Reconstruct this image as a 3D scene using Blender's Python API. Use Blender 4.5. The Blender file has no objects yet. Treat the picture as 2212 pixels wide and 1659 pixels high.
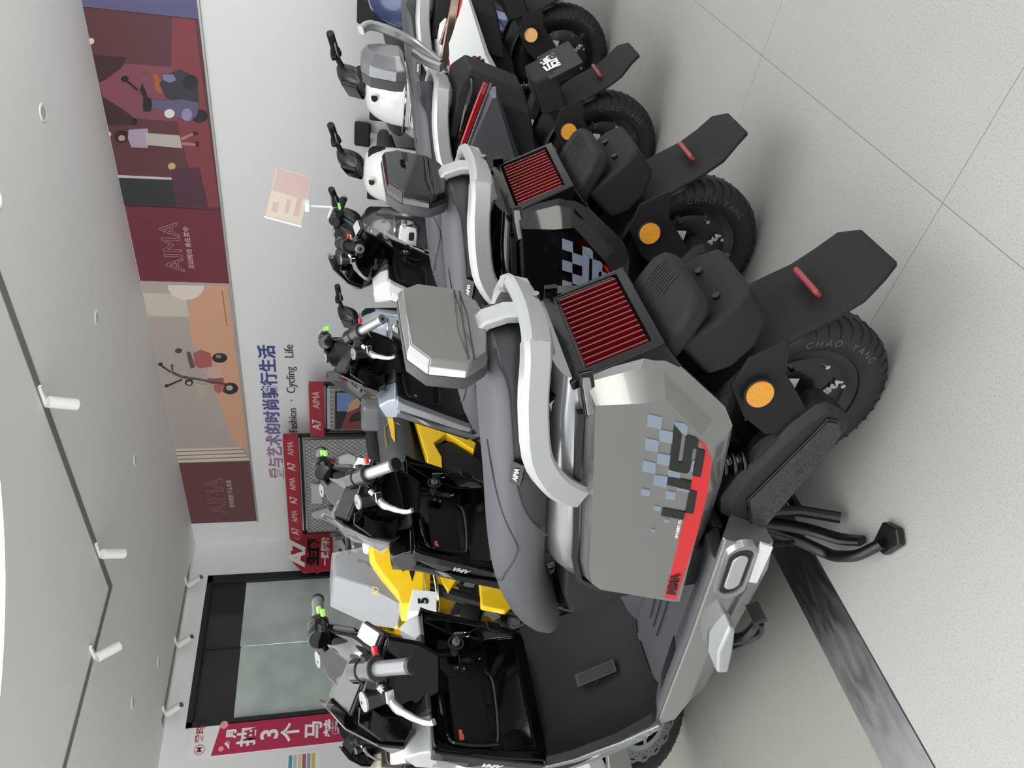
import bpy, bmesh, math, random
from mathutils import Vector, Matrix
random.seed(4)
PI = math.pi
SC = bpy.context.scene
COL = SC.collection

# ------------------------------------------------------------------ camera
PITCH = math.atan(378/1574.0)
YAW = math.radians(47.981)
CAMZ = 1.10
_c, _s = math.cos(YAW), math.sin(YAW)
_right = Vector((_c, -_s, 0)); _fh = Vector((_s, _c, 0)); _up = Vector((0, 0, 1))
_fwd = _fh*math.cos(PITCH) - _up*math.sin(PITCH)
_upc = _fh*math.sin(PITCH) + _up*math.cos(PITCH)
cam = bpy.data.cameras.new('camera'); cam.sensor_fit = 'HORIZONTAL'; cam.sensor_width = 36
cam.lens = 36*1574/2212.0; cam.clip_start = .02
cob = bpy.data.objects.new('camera', cam); COL.objects.link(cob)
cob.matrix_world = Matrix(((-_upc.x, _right.x, -_fwd.x, 0), (-_upc.y, _right.y, -_fwd.y, 0), (-_upc.z, _right.z, -_fwd.z, CAMZ), (0, 0, 0, 1)))
SC.camera = cob

# ------------------------------------------------------------------ light
w = bpy.data.worlds.new('daylight'); SC.world = w; w.use_nodes = True
bg = w.node_tree.nodes['Background']; bg.inputs[0].default_value = (.93, .96, 1.0, 1); bg.inputs[1].default_value = .8
SC.view_settings.view_transform = 'Standard'; SC.view_settings.look = 'None'
SC.view_settings.gamma = 1; SC.view_settings.exposure = 0.55
SC.view_settings.use_curve_mapping = False
LED = 1.95
SUNE = 19.0
ZC = 2.81

# ------------------------------------------------------------------ materials
def lin(h):
    if isinstance(h, str):
        v = [int(h[i:i+2], 16)/255 for i in (0, 2, 4)]
        return tuple((x/12.92 if x <= .04045 else ((x+.055)/1.055)**2.4) for x in v)+(1,)
    return tuple(h)+(1,)
MC = {}
def M(name, col='808080', rough=.5, metal=0., coat=0., emit=None, alpha=1., trans=0., bump=None, spec=None):
    if name in MC: return MC[name]
    m = bpy.data.materials.new(name); m.use_nodes = True; nt = m.node_tree
    b = nt.nodes['Principled BSDF']
    b.inputs['Base Color'].default_value = lin(col); b.inputs['Roughness'].default_value = rough
    b.inputs['Metallic'].default_value = metal; b.inputs['Coat Weight'].default_value = coat
    b.inputs['Coat Roughness'].default_value = .04
    if spec is not None: b.inputs['Specular IOR Level'].default_value = spec
    if emit: b.inputs['Emission Color'].default_value = lin(col); b.inputs['Emission Strength'].default_value = emit
    b.inputs['Alpha'].default_value = alpha; b.inputs['Transmission Weight'].default_value = trans
    if bump:
        kind, scale, st = bump
        tc = nt.nodes.new('ShaderNodeTexCoord')
        if kind == 'noise': t = nt.nodes.new('ShaderNodeTexNoise'); t.inputs['Detail'].default_value = 3; out = t.outputs['Fac']
        else: t = nt.nodes.new('ShaderNodeTexVoronoi'); out = t.outputs['Distance']
        t.inputs['Scale'].default_value = scale
        nt.links.new(tc.outputs['Object'], t.inputs['Vector'])
        bn = nt.nodes.new('ShaderNodeBump'); bn.inputs['Strength'].default_value = st; bn.inputs['Distance'].default_value = .002
        nt.links.new(out, bn.inputs['Height']); nt.links.new(bn.outputs[0], b.inputs['Normal'])
    MC[name] = m; return m
GREY = M('grey metallic paint', '7f7f7d', .16, .55, 1.)
SILV = M('silver paint', 'a8aaab', .48, .35, .15)
SILVD = M('silver grey paint', '97999b', .3, .7, .6)
BLACK = M('gloss black plastic', '040405', .07, 0, .5, spec=.3)
MATTE = M('matte black plastic', '1c1c1e', .62, 0, 0, bump=('noise', 900, .25), spec=.25)
MATTE2 = M('dark grey plastic', '212123', .5, 0, 0, bump=('noise', 700, .2), spec=.3)
DEEP = M('black frame paint', '0b0b0c', .4)
RUB = M('tyre rubber', '1d1d1f', .62)
SEAT = M('charcoal leatherette', '4b4d50', .55, 0, 0, bump=('noise', 450, .35))
SEATD = M('dark leatherette', '2c2d30', .58, 0, 0, bump=('noise', 450, .4))
STITCH = M('grey thread', '303236', .9)
CHROME = M('chrome', 'dcdcdc', .12, 1.)
ALU = M('cast aluminium', 'a2a4a6', .38, .8)
STEEL = M('bare steel', '8c8e90', .35, 1.)
HUB = M('black motor cover', '121214', .33, 0, .2)
RED = M('red sticker', 'bd0a14', .35, 0, .5)
REDL = M('red lens', 'b01820', .2, 0, .6)
REDD = M('dark red lens', '4a0a10', .2, 0, .8)
AMBER = M('amber reflector', 'd08c18', .25, 0, .6, bump=('voronoi', 500, .6))
REDR = M('red reflector', '8a2a2e', .3, 0, .5, bump=('voronoi', 500, .6))
WHITE = M('white paint', 'e6e9e5', .3, 0, .7)
WTXT = M('white lettering', 'e8e8e8', .5)
BTXT = M('black lettering', '080808', .4, 0, .1)
SQM = M('blue grey sticker', '707c8b', .35, 0, .6)
SQD = M('slate sticker', '6f7a86', .35, 0, .6)
GREEN = M('green switch', '8fdc5a', .4)
ORANGE = M('orange tag', 'c05a30', .5)
YEL = M('yellow paint', 'f8cc10', .25, 0, .8)
GLASS = M('clear plastic', 'd8dde0', .06, 0, .5, alpha=.28)
SMOKE = M('smoked plastic', '0a0a0b', .06, 0, 1., alpha=.86)
SCREEN = M('display screen', '2a2b2f', .25, 0, .2, spec=.3)
FILM = M('plastic wrap', 'e8eaec', .18, 0, .3, alpha=.22, bump=('noise', 30, .8))
BLUE = M('blue paint', '2c3a66', .3, .2, .8)
CREAM = M('cream plastic', 'd8d0c0', .45)
TAUPE = M('taupe plastic', '7d746c', .5)
LBLUE = M('pale blue grey paint', 'aab6c2', .25, .3, .8)
PAPER = M('white paper', 'e9e9ea', .7)

# ------------------------------------------------------------------ helpers
def B(): return bmesh.new()
def face(bm, vs, fl=False):
    try: return bm.faces.new(vs[::-1] if fl else vs)
    except ValueError: return None
def loft(bm, rings, cap=True, closed=True, loop=False):
    R = [[bm.verts.new(p) for p in r] for r in rings]; n = len(R[0])
    prs = list(zip(R, R[1:])) + ([(R[-1], R[0])] if loop else [])
    for a, b in prs:
        for i in range(n if closed else n-1):
            j = (i+1) % n; face(bm, [a[i], a[j], b[j], b[i]])
    if cap and not loop:
        face(bm, R[0][::-1]); face(bm, R[-1])
    return R
def box(bm, c, s, rot=None, taper=1.):
    x, y, z = s[0]/2, s[1]/2, s[2]/2; V = []
    for k in (-1, 1):
        t = 1 if k < 0 else taper
        for i, j in ((-1, -1), (1, -1), (1, 1), (-1, 1)):
            p = Vector((i*x*t, j*y*t, k*z))
            if rot: p = rot @ p
            V.append(bm.verts.new(p+Vector(c)))
    for f in ((3, 2, 1, 0), (4, 5, 6, 7), (0, 1, 5, 4), (1, 2, 6, 5), (2, 3, 7, 6), (3, 0, 4, 7)): face(bm, [V[i] for i in f])
def EU(x=0, y=0, z=0): return Matrix.Rotation(math.radians(z), 3, 'Z') @ Matrix.Rotation(math.radians(y), 3, 'Y') @ Matrix.Rotation(math.radians(x), 3, 'X')
def prism(bm, poly, y0, y1, ax='y', inset=0.):
    """polygon (a,b) extruded along an axis; y0/y1 numbers or per-point lists"""
    n = len(poly)
    Y0 = y0 if isinstance(y0, (list, tuple)) else [y0]*n; Y1 = y1 if isinstance(y1, (list, tuple)) else [y1]*n
    def P(p, y): return (p[0], y, p[1]) if ax == 'y' else ((y, p[0], p[1]) if ax == 'x' else (p[0], p[1], y))
    loft(bm, [[P(p, y) for p, y in zip(poly, Y0)], [P(p, y) for p, y in zip(poly, Y1)]])
def smoothpath(pts, k=4):
    P = [Vector(p) for p in pts]; out = []
    for i in range(len(P)-1):
        p0 = P[max(i-1, 0)]; p1 = P[i]; p2 = P[i+1]; p3 = P[min(i+2, len(P)-1)]
        for j in range(k):
            t = j/k
            out.append(.5*((2*p1)+(p2-p0)*t+(2*p0-5*p1+4*p2-p3)*t*t+(3*p1-p0-3*p2+p3)*t**3))
    out.append(P[-1]); return out
def tube(bm, pts, r, n=10, k=4, flat=1., upv=(0, 0, 1), cap=True):
    P = smoothpath(pts, k) if k > 1 else [Vector(p) for p in pts]
    rs = r if isinstance(r, (list, tuple)) else [r]
    rings = []; m = len(P)
    prev = None
    for i, p in enumerate(P):
        t = (P[min(i+1, m-1)]-P[max(i-1, 0)]).normalized()
        if prev is None:
            u = Vector(upv)
            if abs(u.dot(t)) > .95: u = Vector((1, 0, 0))
        else: u = prev
        u = (u-t*u.dot(t)).normalized(); prev = u; v = t.cross(u)
        q = i/(m-1)*(len(rs)-1); a = int(min(q, len(rs)-2)) if len(rs) > 1 else 0
        rr = rs[a]+(rs[a+1]-rs[a])*(q-a) if len(rs) > 1 else rs[0]
        rings.append([p+u*math.cos(2*PI*j/n)*rr*flat+v*math.sin(2*PI*j/n)*rr for j in range(n)])
    loft(bm, rings, cap)
def bar(bm, pts, w, h, upv=(0, 0, 1), k=1, ws=None):
    """rectangular chamfered bar along a path; w sideways, h along upv"""
    P = smoothpath(pts, k) if k > 1 else [Vector(p) for p in pts]
    m = len(P); rings = []
    for i, p in enumerate(P):
        t = (P[min(i+1, m-1)]-P[max(i-1, 0)]).normalized(); u = Vector(upv); u = (u-t*u.dot(t)).normalized(); v = t.cross(u)
        f = 1 if ws is None else ws[min(int(i/(m-1)*(len(ws)-1)+.5), len(ws)-1)]
        a, b = w*f/2, h*f/2; c = min(a, b)*.45
        rings.append([p+v*x+u*y for x, y in ((a, b-c), (a-c, b), (-a+c, b), (-a, b-c), (-a, -b+c), (-a+c, -b), (a-c, -b), (a, -b+c))])
    loft(bm, rings)
def lathe(bm, prof, c=(0, 0, 0), ax='y', n=40, cap=True):
    """prof list of (h along axis, r)"""
    rings = []
    for h, r in prof:
        ring = []
        for i in range(n):
            a = 2*PI*i/n; x, z = r*math.cos(a), r*math.sin(a)
            ring.append({'y': (c[0]+x, c[1]+h, c[2]+z), 'x': (c[0]+h, c[1]+x, c[2]+z), 'z': (c[0]+x, c[1]+z, c[2]+h)}[ax])
        rings.append(ring)
    loft(bm, rings, cap)
def cyl(bm, p0, p1, r, n=16, r2=None):
    tube(bm, [p0, p1], [r, r if r2 is None else r2], n, k=1)
def sellipse(n, a, b, e=2.5, cx=0, cz=0):
    out = []
    for i in range(n):
        t = 2*PI*i/n; c, s = math.cos(t), math.sin(t)
        out.append((cx+a*math.copysign(abs(c)**(2/e), c), cz+b*math.copysign(abs(s)**(2/e), s)))
    return out
def obj(name, bm, mat, parent=None, ang=35, bev=0, sub=0, seg=2, solid=0):
    bmesh.ops.remove_doubles(bm, verts=bm.verts, dist=1e-6)
    bmesh.ops.recalc_face_normals(bm, faces=bm.faces)
    me = bpy.data.meshes.new(name); bm.to_mesh(me); bm.free()
    for p in me.polygons: p.use_smooth = True
    me.set_sharp_from_angle(angle=math.radians(ang))
    me.materials.append(mat)
    o = bpy.data.objects.new(name, me); COL.objects.link(o)
    if parent: o.parent = parent
    if solid:
        m = o.modifiers.new('solid', 'SOLIDIFY'); m.thickness = solid; m.offset = 0
    if bev:
        m = o.modifiers.new('bevel', 'BEVEL'); m.width = bev; m.segments = seg; m.limit_method = 'ANGLE'; m.angle_limit = math.radians(28); m.harden_normals = True
    if sub:
        m = o.modifiers.new('sub', 'SUBSURF'); m.levels = sub; m.render_levels = sub
        for e in me.edges: e.use_edge_sharp = False
    return o
def text(name, body, size, mat, parent, loc, xdir, ydir, depth=.0006, align='CENTER', bold=0., sx=1., shear=0., outline=0):
    c = bpy.data.curves.new('t', 'FONT'); c.body = body; c.size = size; c.extrude = depth; c.align_x = align; c.align_y = 'CENTER'
    c.offset = bold; c.shear = shear
    if outline: c.fill_mode = 'NONE'; c.extrude = 0; c.bevel_depth = outline; c.bevel_resolution = 0
    o = bpy.data.objects.new('t', c); COL.objects.link(o)
    me = bpy.data.meshes.new_from_object(o.evaluated_get(bpy.context.evaluated_depsgraph_get()))
    bpy.data.objects.remove(o); bpy.data.curves.remove(c)
    X = Vector(xdir).normalized(); Y = Vector(ydir); Y = (Y-X*Y.dot(X)).normalized(); Z = X.cross(Y)
    mt = Matrix(((X.x*sx, Y.x, Z.x, loc[0]), (X.y*sx, Y.y, Z.y, loc[1]), (X.z*sx, Y.z, Z.z, loc[2]), (0, 0, 0, 1)))
    me.transform(mt); me.name = name; me.materials.clear(); me.materials.append(mat)
    o = bpy.data.objects.new(name, me); COL.objects.link(o)
    if parent: o.parent = parent
    return o
def thing(name, label, cat, loc=(0, 0, 0), rz=0, group=None):
    o = bpy.data.objects.new(name, None); COL.objects.link(o); o.location = loc; o.rotation_euler = (0, 0, rz); o.empty_display_size = .1
    o['label'] = label; o['category'] = cat
    if group: o['group'] = group
    return o
def tag(o, label, cat, group=None):
    o['label'] = label; o['category'] = cat
    if group: o['group'] = group
    return o
def struct(name, bm, mat, **k):
    o = obj(name, bm, mat, **k); o['kind'] = 'structure'; return o
def dup(o, parent):
    c = o.copy(); COL.objects.link(c); c.parent = parent
    for ch in list(o.children): dup(ch, c)
    return c
# ================================================================== ROOM
XW, YW = 5.89, 8.0
def floor_mat(name, col, seam):
    m = M(name, col, .42, spec=.4); nt = m.node_tree; b = nt.nodes['Principled BSDF']
    tc = nt.nodes.new('ShaderNodeNewGeometry'); sep = nt.nodes.new('ShaderNodeSeparateXYZ'); nt.links.new(tc.outputs['Position'], sep.inputs[0])
    def mth(op, a, v=None):
        n = nt.nodes.new('ShaderNodeMath'); n.operation = op
        if hasattr(a, 'links'): nt.links.new(a, n.inputs[0])
        else: n.inputs[0].default_value = a
        if v is not None:
            if hasattr(v, 'links'): nt.links.new(v, n.inputs[1])
            else: n.inputs[1].default_value = v
        return n.outputs[0]
    def line(sock, off):
        d = mth('MODULO', mth('ADD', sock, 80-off), .8)
        return mth('MAXIMUM', mth('LESS_THAN', d, .0009), mth('GREATER_THAN', d, .7991))
    L = mth('MAXIMUM', line(sep.outputs[0], 1.07 % .8), line(sep.outputs[1], .509)) if seam else None
    nz = nt.nodes.new('ShaderNodeTexNoise'); nz.inputs['Scale'].default_value = 260; nz.inputs['Detail'].default_value = 4; nt.links.new(tc.outputs['Position'], nz.inputs['Vector'])
    n2 = nt.nodes.new('ShaderNodeTexNoise'); n2.inputs['Scale'].default_value = 2.2; nt.links.new(tc.outputs['Position'], n2.inputs['Vector'])
    rp = nt.nodes.new('ShaderNodeValToRGB'); rp.color_ramp.elements[0].position = .32; rp.color_ramp.elements[1].position = .5
    c0 = lin(col); rp.color_ramp.elements[0].color = tuple(x*.8 for x in c0[:3])+(1,); rp.color_ramp.elements[1].color = c0
    nt.links.new(nz.outputs['Fac'], rp.inputs['Fac']); out = rp.outputs['Color']
    mx = nt.nodes.new('ShaderNodeMix'); mx.data_type = 'RGBA'; mx.blend_type = 'MULTIPLY'; mx.inputs['Factor'].default_value = .12
    nt.links.new(out, mx.inputs['A']); nt.links.new(n2.outputs['Fac'], mx.inputs['B']); out = mx.outputs['Result']
    # scattered fine scratches
    if L is not None:
        m2 = nt.nodes.new('ShaderNodeMix'); m2.data_type = 'RGBA'; nt.links.new(mth('MULTIPLY', L, .75), m2.inputs['Factor']); nt.links.new(out, m2.inputs['A']); m2.inputs['B'].default_value = lin('55554f'); out = m2.outputs['Result']
    nt.links.new(out, b.inputs['Base Color'])
    bn = nt.nodes.new('ShaderNodeBump'); bn.inputs['Strength'].default_value = .15; bn.inputs['Distance'].default_value = .001
    nt.links.new(nz.outputs['Fac'], bn.inputs['Height']); nt.links.new(bn.outputs[0], b.inputs['Normal'])
    return m
def plane_box(x0, x1, y0, y1, z0, z1):
    bm = B(); box(bm, ((x0+x1)/2, (y0+y1)/2, (z0+z1)/2), (x1-x0, y1-y0, z1-z0)); return bm
struct('floor', plane_box(-2.2, XW, -1.8, 1.31, -.1, 0), floor_mat('speckled light grey floor tile', 'a09f9a', True))
struct('floor', plane_box(-2.2, XW, 1.45, YW, -.1, 0), floor_mat('greenish grey floor tile', '84867e', True))
BOUNCE = M('pale bounce ground', 'dcdad4', .8)
bm = B(); box(bm, (-8.2, 0, -.07), (12, 30, .1)); box(bm, (5, -8.4, -.07), (14.4, 13.2, .1)); struct('ground', bm, BOUNCE)  # unseen pale ground outside, added to bounce light up onto the ceiling
sun = bpy.data.lights.new('sun', 'SUN'); sun.energy = SUNE; sun.angle = .02; so = bpy.data.objects.new('sun', sun); COL.objects.link(so)
so.rotation_euler = Vector((-.25, -.45, -.86)).to_track_quat('-Z', 'Y').to_euler()  # sun added to light the outside ground for bounce, aimed past the room
# stainless threshold strip
sm = M('scratched stainless steel', '9c9d9e', .3, 1.); nt = sm.node_tree; bb = nt.nodes['Principled BSDF']
tc = nt.nodes.new('ShaderNodeTexCoord'); mp = nt.nodes.new('ShaderNodeMapping'); mp.inputs['Rotation'].default_value = (0, 0, .6); mp.inputs['Scale'].default_value = (3, 9, 1)
nz = nt.nodes.new('ShaderNodeTexNoise'); nz.inputs['Scale'].default_value = 6; nz.inputs['Detail'].default_value = 8
nt.links.new(tc.outputs['Object'], mp.inputs[0]); nt.links.new(mp.outputs[0], nz.inputs['Vector'])
rp = nt.nodes.new('ShaderNodeMapRange'); rp.inputs['From Min'].default_value = .3; rp.inputs['From Max'].default_value = .7; rp.inputs['To Min'].default_value = .27; rp.inputs['To Max'].default_value = .42
nt.links.new(nz.outputs['Fac'], rp.inputs[0]); nt.links.new(rp.outputs[0], bb.inputs['Roughness'])
struct('trim_1', plane_box(-2.2, XW, 1.312, 1.45, -.1, .0015), sm)
WALLM = M('white wall paint', 'e3e4e5', .75); CEILM = M('white ceiling paint', 'ececec', .8)
struct('wall_right', plane_box(XW, XW+.2, -2.0, YW+.2, -.1, ZC+.1), WALLM)
# far wall around a shop window
WX0, WX1, WZ1 = 3.605, 5.42, 2.605
bm = B(); box(bm, ((-5+WX0)/2, YW+.1, 1.4), (WX0+5, .2, 3.0)); box(bm, ((WX1+XW)/2, YW+.1, 1.4), (XW-WX1, .2, 3.0)); box(bm, ((WX0+WX1)/2, YW+.1, (WZ1+2.9)/2), (WX1-WX0, .2, 2.9-WZ1))
box(bm, ((WX0+WX1)/2, YW+.1, .15), (WX1-WX0, .2, .5))
struct('wall_far', bm, WALLM)
# window
wt = thing('window_1', 'x', 'x'); del wt['label']; del wt['category']; wt['kind'] = 'structure'
FR = M('dark window frame', '26282c', .4, .3)
bm = B()
for a in (WX0+.03, WX1-.05): box(bm, (a, YW+.03, (WZ1+.4)/2), (.1 if a > 5 else .06, .08, WZ1-.4))
box(bm, ((WX0+WX1)/2, YW+.03, WZ1-.03), (WX1-WX0, .08, .06)); box(bm, (4.49, YW+.05, (WZ1+2.16)/2), (.012, .05, WZ1-2.16))
obj('window_frame', bm, FR, wt, bev=.004)
obj('dark_glass', plane_box(WX0, WX1, YW+.05, YW+.06, 2.14, WZ1), M('dark window glass', '2c2d31', .12, 0, .3), wt)
# reflections seen in the pane are real lamps; green film on the lower glass
fm = M('pale green film', '8fa09b', .6, bump=('noise', 5, 1.)); nt = fm.node_tree
nz = nt.nodes.new('ShaderNodeTexNoise'); nz.inputs['Scale'].default_value = 2.5; nz.inputs['Detail'].default_value = 6
rp = nt.nodes.new('ShaderNodeValToRGB'); rp.color_ramp.elements[0].color = lin('a9b6b1'); rp.color_ramp.elements[1].color = lin('c0cbc6'); rp.color_ramp.elements[0].position = .35; rp.color_ramp.elements[1].position = .6
tc = nt.nodes.new('ShaderNodeTexCoord'); nt.links.new(tc.outputs['Object'], nz.inputs['Vector']); nt.links.new(nz.outputs['Fac'], rp.inputs[0]); nt.links.new(rp.outputs[0], nt.nodes['Principled BSDF'].inputs['Base Color'])
obj('privacy_film', plane_box(WX0+.02, 4.487, YW+.035, YW+.045, .4, 2.155), fm, wt)
obj('privacy_film', plane_box(4.493, WX1-.1, YW+.035, YW+.045, .4, 2.165), fm, wt)
bm = B(); box(bm, (5.28, YW+.03, 2.52), (.05, .02, .1)); 
# ceiling with recessed black track slots
def in_slab(): pass
struct('ceiling', plane_box(-2.2, XW, -1.8, YW, ZC, ZC+.1), CEILM)
TR = M('grey track channel', '77787a', .5)
bm = B(); prism(bm, [(3.535, -1.8), (3.6, -1.8), (3.6, 5.37), (-2.2, 5.37), (-2.2, 5.305), (3.535, 5.305)], ZC-.004, ZC+.002, ax='z')
struct('trim_2', bm, TR)
bm = B(); prism(bm, [(3.6, 7.9), (3.62, 7.8), (5.3, 7.82), (5.52, 7.88), (5.3, 7.92), (4.5, 7.9)], ZC-.004, ZC+.002, ax='z')
struct('trim_3', bm, TR)
# big round luminous ceiling panel
LEDM = M('luminous ceiling panel', 'fbfcff', .5, emit=LED)
t = thing('ceiling_light', 'huge round luminous white ceiling panel at the upper left edge', 'light', (.512, 1.675, 2.55))
bm = B(); lathe(bm, [(0, 2.203), (.06, 2.203)], ax='z', n=96); obj('diffuser', bm, LEDM, t)
bm = B()
for i in range(96):
    pass
lathe(bm, [(-.004, 2.205), (-.004, 2.22), (.066, 2.22), (.066, 2.205)], ax='z', n=96, cap=False); obj('rim', bm, WTXT, t)
for k in range(8):
    a = 2*PI*k/8+.78; bm = B(); cyl(bm, (2.1*math.cos(a), 2.1*math.sin(a), .05), (2.1*math.cos(a), 2.1*math.sin(a), ZC-2.55), .002, 6); obj('cable', bm, STEEL, t)
# spotlights
SPW = M('white spotlight enamel', 'e6e6e4', .4)
def spot(x, y, d, L, r, label):
    t = thing('spotlight', label, 'spotlight', (x, y, ZC-.004), 0, 'white track spotlights')
    D = Vector(d).normalized()
    bm = B(); box(bm, (0, -.05, -.008), (.022, .16, .018)); cyl(bm, (0, 0, -.01), (0, 0, -.05), .007); obj('mount', bm, SPW, t)
    bm = B(); p = Vector((0, 0, -.05)); cyl(bm, p-D*.03, p+D*(L-.03), r, 24); obj('housing', bm, SPW, t, bev=.004)
    bm = B(); cyl(bm, p+D*(L-.031), p+D*(L-.028), r*.7, 20); obj('lens', bm, M('spot lens', '5a6a66', .2), t)
spot(3.565, 3.36, (.35, .45, -.55), .17, .036, 'white track spotlight, nearest of those on the long ceiling track')
spot(3.565, 4.9, (.3, .45, -.5), .17, .036, 'white track spotlight just before the bend of the ceiling track')
spot(3.0, 5.337, (.45, .2, -.5), .17, .036, 'white track spotlight just past the bend of the ceiling track')
for x, l in ((5.22, 'white spotlight above the right side of the dark window'), (4.47, 'white spotlight above the middle of the dark window'), (3.72, 'white spotlight above the left side of the dark window near the banner')):
    spot(x, 7.84, (.05, -.55, -.6), .2, .036, l)
for x, y, l, on in ((4.72, 2.07, 'round recessed ceiling downlight nearest the camera beside the red poster', 0), (4.71, 3.59, 'round recessed downlight above the peach poster', 0), (4.72, 5.14, 'round recessed downlight above the far end of the peach poster', 0), (3.27, 6.63, 'round recessed downlight near the far left window end', 0), (3.96, 7.26, 'small square recessed ceiling fitting near the window', 0), (3.83, 2.16, 'lit round ceiling downlight at the top edge of the picture', 1)):
    t = thing('downlight', l, 'light', (x, y, ZC), 0, 'recessed downlights')
    bm = B(); lathe(bm, [(-.004, .035), (-.007, .05), (-.003, .058), (0, .058), (0, .035)], ax='z', n=32, cap=False); obj('ring', bm, SPW, t)
    bm = B(); lathe(bm, [(-.003, .036), (-.002, .001)], ax='z', n=32); obj('lens', bm, M('lit downlight lens', 'ffffff', .4, emit=4) if on else M('frosted lens', 'c9c9c9', .3), t)
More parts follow.
